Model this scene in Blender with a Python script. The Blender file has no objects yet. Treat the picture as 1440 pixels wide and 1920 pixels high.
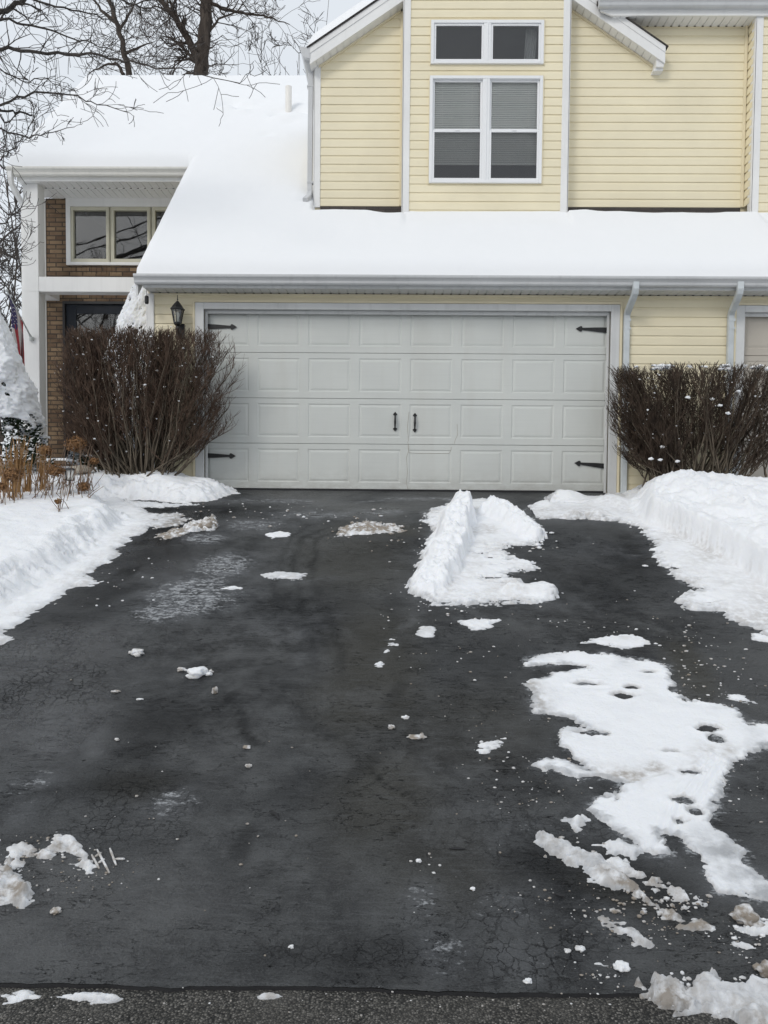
import bpy, bmesh, math, random
import numpy as np
from mathutils import Vector, Matrix, Euler
rad = math.radians
scene = bpy.context.scene
COL = scene.collection

# ------------------------------------------------------------------ camera
EYE = 1.6
F = 1430.0
cam_data = bpy.data.cameras.new("camera")
cam = bpy.data.objects.new("camera", cam_data)
COL.objects.link(cam)
cam_data.sensor_fit = 'VERTICAL'
cam_data.sensor_height = 36.0
cam_data.lens = 36.0 * F / 1920.0
cam_data.clip_start = 0.05
cam_data.clip_end = 2000
CR = (Matrix.Rotation(rad(0.8), 3, 'Z') @ Matrix.Rotation(rad(90 - 2.4), 3, 'X') @ Matrix.Rotation(rad(0.5), 3, 'Z'))
cam.location = (0, 0, EYE)
cam.rotation_euler = CR.to_euler()
scene.camera = cam

# ------------------------------------------------------------------ sky and sun
world = bpy.data.worlds.new("World")
scene.world = world
world.use_nodes = True
wt = world.node_tree
for n in list(wt.nodes): wt.nodes.remove(n)
w_out = wt.nodes.new('ShaderNodeOutputWorld')
sky = wt.nodes.new('ShaderNodeTexSky')
sky.sky_type = 'NISHITA'; sky.sun_disc = False
sky.sun_elevation = rad(34); sky.sun_rotation = rad(215)
sky.dust_density = 4.0; sky.air_density = 1.0
bg1 = wt.nodes.new('ShaderNodeBackground'); bg1.inputs[1].default_value = 0.012
bg2 = wt.nodes.new('ShaderNodeBackground')
bg2.inputs[0].default_value = (0.79, 0.835, 0.885, 1); bg2.inputs[1].default_value = 0.95
addb = wt.nodes.new('ShaderNodeAddShader')
wt.links.new(sky.outputs[0], bg1.inputs[0])
wt.links.new(bg1.outputs[0], addb.inputs[0]); wt.links.new(bg2.outputs[0], addb.inputs[1])
wt.links.new(addb.outputs[0], w_out.inputs[0])
sun_data = bpy.data.lights.new("sun", 'SUN')
sun_data.energy = 0.95; sun_data.angle = rad(16); sun_data.color = (1.0, 0.965, 0.91)
sun = bpy.data.objects.new("sun", sun_data); COL.objects.link(sun)
# the sun stands behind the camera to the left
az = rad(215); el = rad(34)
sd_ = Vector((math.sin(az) * math.cos(el), math.cos(az) * math.cos(el), math.sin(el)))
sun.rotation_euler = sd_.to_track_quat('Z', 'Y').to_euler(); sun.location = (-6, -8, 14)
scene.view_settings.view_transform = 'Standard'
scene.view_settings.look = 'None'
scene.view_settings.exposure = 0.0
scene.view_settings.gamma = 1.0
scene.render.engine = 'CYCLES'

# ------------------------------------------------------------------ measuring helpers
def ray(px, py):
    d = CR @ Vector(((px - 720) / F, -(py - 960) / F, -1.0))
    return d
def P(px, py, Y):
    """world point at depth Y that is seen at photo pixel px, py"""
    d = ray(px, py); t = Y / d.y
    return Vector((d.x * t, Y, EYE + d.z * t))
def PX(px, py, Y): return P(px, py, Y).x
def PZ(px, py, Y): return P(px, py, Y).z
_K = [(-50, -0.0), (2.33, 0.0), (7.8, 1.29), (8.5, 1.405), (9.1, 1.47), (10, 1.47), (300, 1.47)]
def zd(Y):
    """height of the driveway surface"""
    return np.interp(Y, [k[0] for k in _K], [k[1] for k in _K])
def G(px, py):
    """point of the driveway seen at photo pixel px, py"""
    d = ray(px, py)
    lo, hi = 0.8, 9.6
    g = lambda Y: (EYE + d.z * Y / d.y) - float(zd(Y))
    if g(hi) > 0: Y = hi
    else:
        for _ in range(40):
            m = (lo + hi) / 2
            if g(m) > 0: lo = m
            else: hi = m
        Y = (lo + hi) / 2
    return (d.x * Y / d.y, Y)

# ------------------------------------------------------------------ numpy noise
def _h(ix, iy, s):
    n = (ix.astype(np.int64) * 374761393 + iy.astype(np.int64) * 668265263 + s * 974634777) & 0x7fffffff
    n = ((n ^ (n >> 13)) * 1274126177) & 0x7fffffff
    n = n ^ (n >> 16)
    return (n & 0xffff) / 65535.0
def vnoise(x, y, s=0):
    x = np.asarray(x, float); y = np.asarray(y, float)
    ix = np.floor(x); iy = np.floor(y); fx = x - ix; fy = y - iy
    fx = fx * fx * (3 - 2 * fx); fy = fy * fy * (3 - 2 * fy)
    a = _h(ix, iy, s); b = _h(ix + 1, iy, s); c = _h(ix, iy + 1, s); d = _h(ix + 1, iy + 1, s)
    return (a + (b - a) * fx) * (1 - fy) + (c + (d - c) * fx) * fy
def fbm(x, y, freq=1.0, octv=4, s=0, gain=.5):
    x = np.asarray(x, float); y = np.asarray(y, float)
    t = 0; amp = 1; tot = 0
    for o in range(octv):
        c, sn = math.cos(o * .9), math.sin(o * .9)
        t = t + amp * (vnoise((x * c - y * sn) * freq + 17.3 * o, (x * sn + y * c) * freq - 9.1 * o, s + o) * 2 - 1)
        tot += amp; amp *= gain; freq *= 2.03
    return t / tot
def sdist(X, Y, poly):
    """signed distance to a polygon, positive inside"""
    p = np.array(poly, float); q = np.roll(p, -1, axis=0)
    dmin = np.full(X.shape, 1e9); inside = np.zeros(X.shape, bool)
    for (x0, y0), (x1, y1) in zip(p, q):
        ex, ey = x1 - x0, y1 - y0; L = ex * ex + ey * ey + 1e-12
        t = np.clip(((X - x0) * ex + (Y - y0) * ey) / L, 0, 1)
        dmin = np.minimum(dmin, (X - x0 - t * ex) ** 2 + (Y - y0 - t * ey) ** 2)
        c = ((y0 > Y) != (y1 > Y)) & (X < (x1 - x0) * (Y - y0) / ((y1 - y0) if abs(y1 - y0) > 1e-12 else 1e-12) + x0)
        inside ^= c
    d = np.sqrt(dmin)
    return np.where(inside, d, -d)
def lined(X, Y, pts):
    """distance to a polyline and the position 0..1 along it"""
    best = np.full(X.shape, 1e9); par = np.zeros(X.shape)
    n = len(pts) - 1
    for i in range(n):
        x0, y0 = pts[i]; x1, y1 = pts[i + 1]
        ex, ey = x1 - x0, y1 - y0; L = ex * ex + ey * ey + 1e-12
        t = np.clip(((X - x0) * ex + (Y - y0) * ey) / L, 0, 1)
        d = np.hypot(X - x0 - t * ex, Y - y0 - t * ey)
        m = d < best
        best = np.where(m, d, best); par = np.where(m, (i + t) / n, par)
    return best, par
def ragged(X, Y, a, seed, far=1.0):
    """ragged outline noise, drawn out across the drive like wind blown snow"""
    return a * (1.1 * fbm(X, Y, 3.5 * far, 4, seed) + .9 * fbm(X * .55, Y * 1.9, 13 * far, 4, seed + 1, .62) + .55 * fbm(X * .8, Y * 1.3, 46, 2, seed + 2))
def sstep(a, b, x):
    t = np.clip((x - a) / (b - a), 0, 1); return t * t * (3 - 2 * t)

# ------------------------------------------------------------------ object helpers
def tag(o, label=None, cat=None, group=None, kind=None):
    if label: o['label'] = label
    if cat: o['category'] = cat
    if group: o['group'] = group
    if kind: o['kind'] = kind
    return o
def empty(name, loc, label, cat, group=None):
    o = bpy.data.objects.new(name, None); COL.objects.link(o)
    o.location = loc; o.empty_display_size = 0.1
    tag(o, label, cat, group); return o
def wloc(o):
    v = Vector((0, 0, 0)); 
    while o is not None: v = v + o.location; o = o.parent if o.parent else None
    return v
ORIG = {}
def adopt(o, parent):
    if parent is not None:
        o.parent = parent
        o.matrix_parent_inverse = Matrix.Translation(-ORIG.get(parent.name, Vector(parent.location) if parent.parent is None else Vector((0, 0, 0))))
def fix_inv(o, parent): pass
class MB:
    def __init__(s): s.v = []; s.f = []; s.mi = []
    def add(s, vs, fs):
        b = len(s.v); s.v.extend([tuple(p) for p in vs]); s.f.extend([tuple(i + b for i in f) for f in fs])
    def box(s, x0, x1, y0, y1, z0, z1):
        if x0 > x1: x0, x1 = x1, x0
        if y0 > y1: y0, y1 = y1, y0
        if z0 > z1: z0, z1 = z1, z0
        s.add([(x0, y0, z0), (x1, y0, z0), (x1, y1, z0), (x0, y1, z0), (x0, y0, z1), (x1, y0, z1), (x1, y1, z1), (x0, y1, z1)],
              [(0, 3, 2, 1), (4, 5, 6, 7), (0, 1, 5, 4), (1, 2, 6, 5), (2, 3, 7, 6), (3, 0, 4, 7)])
    def quad(s, a, b, c, d): s.add([a, b, c, d], [(0, 1, 2, 3)])
    def prism(s, a, b):
        """two matching outlines joined into a closed solid"""
        n = len(a)
        s.add(list(a) + list(b), [tuple(range(n))[::-1], tuple(range(n, 2 * n))] + [(i, (i + 1) % n, n + (i + 1) % n, n + i) for i in range(n)])
    def prismX(s, prof, x0, x1): s.prism([(x0, y, z) for y, z in prof], [(x1, y, z) for y, z in prof])
    def prismY(s, prof, y0, y1): s.prism([(x, y0, z) for x, z in prof], [(x, y1, z) for x, z in prof])
    def tube(s, pts, rs, sides=6, cap=True):
        n = len(pts); b = len(s.v)
        pts = [Vector(p) for p in pts]
        if not hasattr(rs, '__len__'): rs = [rs] * n
        ref = None
        for i in range(n):
            t = (pts[min(i + 1, n - 1)] - pts[max(i - 1, 0)])
            if t.length < 1e-9: t = Vector((0, 0, 1))
            t.normalize()
            if ref is None:
                ref = Vector((1, 0, 0)) if abs(t.x) < .8 else Vector((0, 1, 0))
            u = (ref - t * ref.dot(t)); u.normalize(); w = t.cross(u); ref = u
            for k in range(sides):
                a = 2 * math.pi * k / sides
                q = pts[i] + (u * math.cos(a) + w * math.sin(a)) * rs[i]
                s.v.append((q.x, q.y, q.z))
        for i in range(n - 1):
            for k in range(sides):
                k2 = (k + 1) % sides
                s.f.append((b + i * sides + k, b + i * sides + k2, b + (i + 1) * sides + k2, b + (i + 1) * sides + k))
        if cap:
            s.f.append(tuple(b + k for k in range(sides))[::-1]); s.f.append(tuple(b + (n - 1) * sides + k for k in range(sides)))
    def sweep(s, pts, w, d):
        """rectangular section w (along x) by d swept along a path"""
        pts = [Vector(p) for p in pts]; n = len(pts); b = len(s.v)
        for i in range(n):
            t = (pts[min(i + 1, n - 1)] - pts[max(i - 1, 0)]).normalized()
            X = Vector((1, 0, 0)); u = (X - t * X.dot(t)).normalized(); v = t.cross(u)
            c = .25
            for a, e in ((-1, -1 + c), (-1 + c * .7, -1), (1 - c * .7, -1), (1, -1 + c), (1, 1 - c), (1 - c * .7, 1), (-1 + c * .7, 1), (-1, 1 - c)):
                q = pts[i] + u * (a * w / 2) + v * (e * d / 2); s.v.append(tuple(q))
        for i in range(n - 1):
            for k in range(8):
                s.f.append((b + i * 8 + k, b + i * 8 + (k + 1) % 8, b + (i + 1) * 8 + (k + 1) % 8, b + (i + 1) * 8 + k))
        s.f.append(tuple(b + k for k in range(8))[::-1]); s.f.append(tuple(b + (n - 1) * 8 + k for k in range(8)))
    def lathe(s, prof, cx, cy, sides=12, rot=0.0):
        b = len(s.v)
        for r, z in prof:
            for k in range(sides):
                a = 2 * math.pi * k / sides + rot; s.v.append((cx + r * math.cos(a), cy + r * math.sin(a), z))
        n = len(prof)
        for i in range(n - 1):
            for k in range(sides):
                s.f.append((b + i * sides + k, b + i * sides + (k + 1) % sides, b + (i + 1) * sides + (k + 1) % sides, b + (i + 1) * sides + k))
        s.f.append(tuple(b + k for k in range(sides))[::-1]); s.f.append(tuple(b + (n - 1) * sides + k for k in range(sides)))
    def build(s, name, mat, parent=None, bevel=0.0, smooth=False, loc=None):
        me = bpy.data.meshes.new(name)
        vs = s.v
        o_loc = Vector((0, 0, 0))
        if parent is None and loc is not None:
            o_loc = Vector(loc); vs = [(a - o_loc.x, b - o_loc.y, c - o_loc.z) for a, b, c in vs]
        me.from_pydata(vs, [], s.f)
        mats = mat if isinstance(mat, (list, tuple)) else [mat]
        for m in mats: me.materials.append(m)
        if s.mi: me.polygons.foreach_set('material_index', s.mi)
        if smooth: me.polygons.foreach_set('use_smooth', [True] * len(me.polygons))
        me.update()
        o = bpy.data.objects.new(name, me); COL.objects.link(o); o.location = o_loc
        if parent is not None:
            o.parent = parent
            base = parent
            while base.parent is not None: base = base.parent
            if parent.parent is None: o.matrix_parent_inverse = Matrix.Translation(-Vector(parent.location))
            # sub-parts: the part itself already sits at world zero
        if bevel > 0:
            md = o.modifiers.new('bevel', 'BEVEL'); md.width = bevel; md.segments = 1; md.limit_method = 'ANGLE'; md.angle_limit = rad(40)
        return o

# ------------------------------------------------------------------ materials
class NT:
    def __init__(s, m): s.t = m.node_tree; s.n = s.t.nodes; s.l = s.t.links
    def node(s, typ, **kw):
        n = s.n.new(typ)
        for k, v in kw.items(): setattr(n, k, v)
        return n
    def link(s, a, b): s.l.new(a, b)
    def noise(s, vec, scale, detail=4, rough=.55, dist=0.0):
        n = s.node('ShaderNodeTexNoise'); n.inputs['Scale'].default_value = scale; n.inputs['Detail'].default_value = detail
        n.inputs['Roughness'].default_value = rough; n.inputs['Distortion'].default_value = dist
        s.link(vec, n.inputs['Vector']); return n.outputs['Fac']
    def ramp(s, fac, stops):
        r = s.node('ShaderNodeValToRGB'); e = r.color_ramp.elements
        while len(e) < len(stops): e.new(.5)
        for i, (p, c) in enumerate(stops):
            e[i].position = p; e[i].color = (c, c, c, 1) if not hasattr(c, '__len__') else (*c, 1)
        s.link(fac, r.inputs[0]); return r.outputs[0]
    def math(s, op, a, b=None, clamp=False):
        m = s.node('ShaderNodeMath', operation=op); m.use_clamp = clamp
        for i, x in enumerate((a, b)):
            if x is None: continue
            if isinstance(x, (int, float)): m.inputs[i].default_value = x
            else: s.link(x, m.inputs[i])
        return m.outputs[0]
    def mix(s, fac, a, b, blend='MIX'):
        m = s.node('ShaderNodeMix', data_type='RGBA', blend_type=blend)
        for i, x in ((0, fac), (6, a), (7, b)):
            if isinstance(x, (int, float)) and i == 0: m.inputs[0].default_value = x
            elif isinstance(x, tuple): m.inputs[i].default_value = (*x, 1)
            else: s.link(x, m.inputs[i])
        return m.outputs[2]
    def scale(s, vec, sc):
        m = s.node('ShaderNodeMapping'); m.inputs['Scale'].default_value = sc; s.link(vec, m.inputs['Vector']); return m.outputs[0]
    def attr(s, name):
        a = s.node('ShaderNodeAttribute'); a.attribute_name = name; return a.outputs['Fac']
    def geo(s): return s.node('ShaderNodeNewGeometry').outputs['Position']
    def bump(s, h, strength, dist, normal=None):
        b = s.node('ShaderNodeBump'); b.inputs['Strength'].default_value = strength; b.inputs['Distance'].default_value = dist
        s.link(h, b.inputs['Height'])
        if normal is not None: s.link(normal, b.inputs['Normal'])
        return b.outputs[0]
def new_mat(name):
    m = bpy.data.materials.new(name); m.use_nodes = True
    t = NT(m); b = t.n['Principled BSDF']; return m, t, b
def plain(name, col, rough=.5, var=.12, scale=3.0, bump=0.0, bscale=60, metallic=0.0, spec=.5, streak=0.0):
    m, t, b = new_mat(name)
    g = t.geo()
    n = t.noise(g, scale, 5)
    dark = tuple(c * (1 - var) for c in col); lite = tuple(min(1, c * (1 + var * .6)) for c in col)
    c = t.mix(t.ramp(n, [(.3, 0.0), (.7, 1.0)]), dark, lite)
    if streak > 0:
        st = t.noise(t.scale(g, (14, 14, .8)), 1.0, 4)
        c = t.mix(t.math('MULTIPLY', t.ramp(st, [(.52, 0.0), (.75, 1.0)]), streak), c, tuple(x * .62 for x in col))
    t.link(c, b.inputs['Base Color'])
    b.inputs['Roughness'].default_value = rough; b.inputs['Metallic'].default_value = metallic
    b.inputs['Specular IOR Level'].default_value = spec
    if bump > 0: t.link(t.bump(t.noise(g, bscale, 4), bump, .01), b.inputs['Normal'])
    return m
M = {}
M['trim'] = plain('white_trim', (.80, .80, .79), .42, .06, 2, .05, 120, streak=.12)
M['trim_grey'] = plain('weathered_trim', (.64, .65, .65), .45, .08, 2.5, .06, 90, streak=.35)
M['gutter'] = plain('gutter_metal', (.57, .58, .59), .38, .08, 2.0, .05, 60, streak=.25)
M['porch_gutter'] = plain('porch_gutter_paint', (.70, .69, .65), .4, .06, 2.0, .04, 60, streak=.2)
M['downspout'] = plain('downspout_paint', (.58, .62, .64), .38, .14, 6, .1, 30, streak=.4)
M['beige_trim'] = plain('beige_trim', (.76, .68, .49), .5, .08, 3)
M['black'] = plain('black_iron', (.012, .012, .013), .45, .3, 40, .2, 200)
M['dark'] = plain('dark_gap', (.02, .02, .022), .8, .3, 10)
M['winframe'] = plain('vinyl_window', (.82, .83, .84), .35, .03, 2)
M['cream_frame'] = plain('cream_window_frame', (.58, .56, .45), .45, .07, 5)
M['blind'] = plain('blind_slats', (.95, .97, .92), .55, .08, 3)
M['curtain'] = plain('curtain_cloth', (.55, .56, .56), .8, .1, 6)
M['interior'] = plain('room_wall', (.34, .34, .36), .9, .15, 1)
M['interior_dark'] = plain('hall_wall', (.05, .05, .055), .9, .15, 1)
M['door_blue'] = plain('navy_door_paint', (.007, .012, .022), .35, .2, 3)
M['bronze'] = plain('grey_door_frame', (.04, .04, .042), .4, .15, 8)
M['pipe'] = plain('vent_pipe_plastic', (.78, .76, .72), .5, .06, 8)
M['concrete'] = plain('concrete', (.36, .33, .28), .85, .2, 6, .4, 90)
M['tan_door'] = plain('tan_door_paint', (.50, .46, .40), .5, .06, 2, .1, 200)
M['pole'] = plain('flag_pole_metal', (.45, .47, .46), .4, .1, 10)

def siding_mat(name, col):
    m, t, b = new_mat(name)
    g = t.geo()
    sx = t.node('ShaderNodeSeparateXYZ'); t.link(g, sx.inputs[0])
    n = t.noise(g, 1.3, 4)
    c = t.mix(t.ramp(n, [(.3, 0.0), (.7, 1.0)]), tuple(x * .93 for x in col), tuple(min(1, x * 1.04) for x in col))
    st = t.noise(t.scale(g, (1.2, 1.2, 9.3)), 1.0, 3)
    c = t.mix(t.math('MULTIPLY', t.ramp(st, [(.5, 0.0), (.8, 1.0)]), .35), c, tuple(x * y for x, y in zip(col, (.93, .90, .84))))
    fine = t.noise(t.scale(g, (3, 3, 60)), 1.0, 5)
    c = t.mix(t.math('MULTIPLY', t.ramp(fine, [(.45, 0.0), (.8, 1.0)]), .22), c, tuple(x * .86 for x in col))
    t.link(c, b.inputs['Base Color']); b.inputs['Roughness'].default_value = .48
    t.link(t.bump(t.noise(t.scale(g, (4, 4, 90)), 1.0, 4), .12, .004), b.inputs['Normal'])
    return m
M['siding'] = siding_mat('cream_vinyl_siding', (.82, .745, .545))

def door_mat():
    m, t, b = new_mat('garage_door_paint')
    g = t.geo()
    n = t.noise(g, 1.1, 4)
    c = t.mix(t.ramp(n, [(.3, 0.0), (.7, 1.0)]), (.57, .59, .57), (.63, .65, .625))
    w = t.noise(t.scale(g, (1.2, 20, 70)), 1.0, 5)
    c = t.mix(t.math('MULTIPLY', t.ramp(w, [(.5, 0.0), (.8, 1.0)]), .18), c, (.44, .45, .45))
    st = t.noise(t.scale(g, (5, 5, .7)), 1.0, 5)
    c = t.mix(t.math('MULTIPLY', t.ramp(st, [(.5, 0.0), (.75, 1.0)]), .25), c, (.50, .49, .45))
    sz = t.node('ShaderNodeSeparateXYZ'); t.link(g, sz.inputs[0])
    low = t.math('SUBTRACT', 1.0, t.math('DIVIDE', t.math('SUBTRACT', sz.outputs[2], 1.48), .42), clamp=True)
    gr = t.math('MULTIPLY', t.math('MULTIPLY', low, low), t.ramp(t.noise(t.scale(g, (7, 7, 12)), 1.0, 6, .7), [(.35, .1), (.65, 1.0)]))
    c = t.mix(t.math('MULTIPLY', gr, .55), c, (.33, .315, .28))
    t.link(c, b.inputs['Base Color']); b.inputs['Roughness'].default_value = .46
    t.link(t.bump(w, .25, .002), b.inputs['Normal'])
    return m
M['door'] = door_mat()

def brick_mat():
    m, t, b = new_mat('brown_brick')
    g = t.geo()
    s = t.node('ShaderNodeSeparateXYZ'); t.link(g, s.inputs[0])
    cmb = t.node('ShaderNodeCombineXYZ'); t.link(t.math('ADD', s.outputs[0], s.outputs[1]), cmb.inputs[0]); t.link(s.outputs[2], cmb.inputs[1])
    w = t.node('ShaderNodeMix', data_type='VECTOR')
    br = t.node('ShaderNodeTexBrick')
    br.inputs['Scale'].default_value = 1.0
    br.inputs['Brick Width'].default_value = .205; br.inputs['Row Height'].default_value = .068
    br.inputs['Mortar Size'].default_value = .009; br.inputs['Mortar Smooth'].default_value = .15
    br.inputs['Bias'].default_value = -.15
    br.inputs['Color1'].default_value = (.27, .185, .11, 1); br.inputs['Color2'].default_value = (.085, .047, .028, 1)
    br.inputs['Mortar'].default_value = (.055, .042, .032, 1)
    t.link(cmb.outputs[0], br.inputs['Vector'])
    n = t.noise(g, 9, 5); n2 = t.noise(t.scale(g, (4.9, 1, 14.7)), 1.0, 1)
    c = t.mix(t.math('MULTIPLY', t.ramp(n, [(.42, 0.0), (.7, 1.0)]), .35), br.outputs['Color'], (.09, .055, .033))
    c = t.mix(t.math('MULTIPLY', t.ramp(n2, [(.5, 0.0), (.7, 1.0)]), .25), c, (.30, .21, .12))
    t.link(c, b.inputs['Base Color']); b.inputs['Roughness'].default_value = .85
    inv = t.math('SUBTRACT', 1.0, br.outputs['Fac'])
    hgt = t.math('ADD', inv, t.math('MULTIPLY', t.noise(g, 60, 4), .4))
    t.link(t.bump(hgt, .8, .008), b.inputs['Normal'])
    return m
M['brick'] = brick_mat()

def snow_mat(name='snow', fine=1.0, col=(.87, .885, .91)):
    m, t, b = new_mat(name)
    g = t.geo()
    d = t.attr('dirt')
    n = t.noise(g, 2.2, 5); n3 = t.noise(g, 22, 5)
    c = t.mix(n, tuple(x * .965 for x in col), col)
    dm = t.math('MULTIPLY', t.math('MULTIPLY', d, 1.5), t.ramp(n3, [(.36, .1), (.60, 1.0)]), clamp=True)
    c = t.mix(dm, c, (.30, .262, .22))
    ic = t.attr('ice')
    icm = t.math('MULTIPLY', ic, t.ramp(t.noise(g, 14, 5), [(.35, .2), (.62, 1.0)]), clamp=True)
    c = t.mix(icm, c, (.36, .37, .385))
    t.link(c, b.inputs['Base Color'])
    t.link(t.math('SUBTRACT', .72, t.math('MULTIPLY', icm, .4)), b.inputs['Roughness'])
    b.inputs['Specular IOR Level'].default_value = .3
    b.inputs['Subsurface Weight'].default_value = .18
    b.inputs['Subsurface Radius'].default_value = (.03, .035, .045)
    b.inputs['Subsurface Scale'].default_value = .6
    n1 = t.noise(g, 9 * fine, 6, .6); n2 = t.noise(g, 75 * fine, 5, .65)
    b1 = t.bump(n1, .45, .03); t.link(t.bump(n2, .4, .010, b1), b.inputs['Normal'])
    return m
M['snow'] = snow_mat()
def roofsnow():
    m, t, b = new_mat('smooth_roof_snow')
    g = t.geo()
    c = t.mix(t.noise(g, .8, 4), (.82, .835, .855), (.85, .862, .88))
    t.link(c, b.inputs['Base Color']); b.inputs['Roughness'].default_value = .8; b.inputs['Specular IOR Level'].default_value = .2
    b1 = t.bump(t.noise(g, 2.5, 4), .25, .03); t.link(t.bump(t.noise(g, 60, 4), .25, .006, b1), b.inputs['Normal'])
    return m
M['roofsnow'] = roofsnow()

def shingles():
    m, t, b = new_mat('asphalt_shingles')
    g = t.geo()
    s = t.node('ShaderNodeSeparateXYZ'); t.link(g, s.inputs[0])
    cmb = t.node('ShaderNodeCombineXYZ'); t.link(s.outputs[0], cmb.inputs[0]); t.link(s.outputs[2], cmb.inputs[1])
    br = t.node('ShaderNodeTexBrick'); br.inputs['Brick Width'].default_value = .16; br.inputs['Row Height'].default_value = .075
    br.inputs['Scale'].default_value = 1.0; br.inputs['Mortar Size'].default_value = .004
    br.inputs['Color1'].default_value = (.075, .062, .055, 1); br.inputs['Color2'].default_value = (.035, .03, .028, 1); br.inputs['Mortar'].default_value = (.012, .011, .01, 1)
    t.link(cmb.outputs[0], br.inputs['Vector'])
    c = t.mix(t.math('MULTIPLY', t.noise(g, 120, 3), .5), br.outputs['Color'], (.11, .1, .095))
    t.link(c, b.inputs['Base Color']); b.inputs['Roughness'].default_value = .9
    t.link(t.bump(t.noise(g, 200, 3), .6, .004), b.inputs['Normal'])
    return m
M['shingle'] = shingles()

def glass_mat(name, tint=(.98, .99, .985), clear=.99):
    m = bpy.data.materials.new(name); m.use_nodes = True; t = NT(m)
    t.n.remove(t.n['Principled BSDF']); out = t.n['Material Output']
    tr = t.node('ShaderNodeBsdfTransparent'); tr.inputs[0].default_value = (*[x * clear for x in tint], 1)
    gl = t.node('ShaderNodeBsdfGlossy'); gl.inputs['Roughness'].default_value = .02
    fr = t.node('ShaderNodeFresnel'); fr.inputs['IOR'].default_value = 1.55
    n = t.noise(t.geo(), 1.6, 2)
    t.link(t.bump(n, .12, .02), gl.inputs['Normal'])
    f2 = t.math('MULTIPLY', fr.outputs[0], 2.0, clamp=True)
    mx = t.node('ShaderNodeMixShader'); t.link(f2, mx.inputs[0]); t.link(tr.outputs[0], mx.inputs[1]); t.link(gl.outputs[0], mx.inputs[2])
    t.link(mx.outputs[0], out.inputs[0]); return m
M['glass'] = glass_mat('window_glass')
def screen_mat():
    m = bpy.data.materials.new('insect_screen_mesh'); m.use_nodes = True; t = NT(m)
    t.n.remove(t.n['Principled BSDF']); tr = t.node('ShaderNodeBsdfTransparent'); df = t.node('ShaderNodeBsdfDiffuse'); df.inputs[0].default_value = (.05, .05, .055, 1)
    mx = t.node('ShaderNodeMixShader'); mx.inputs[0].default_value = .3; t.link(tr.outputs[0], mx.inputs[1]); t.link(df.outputs[0], mx.inputs[2]); t.link(mx.outputs[0], t.n['Material Output'].inputs[0]); return m
M['screen'] = screen_mat()
M['lamp_glass'] = glass_mat('lantern_glass', (.9, .9, .86), .9)

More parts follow.
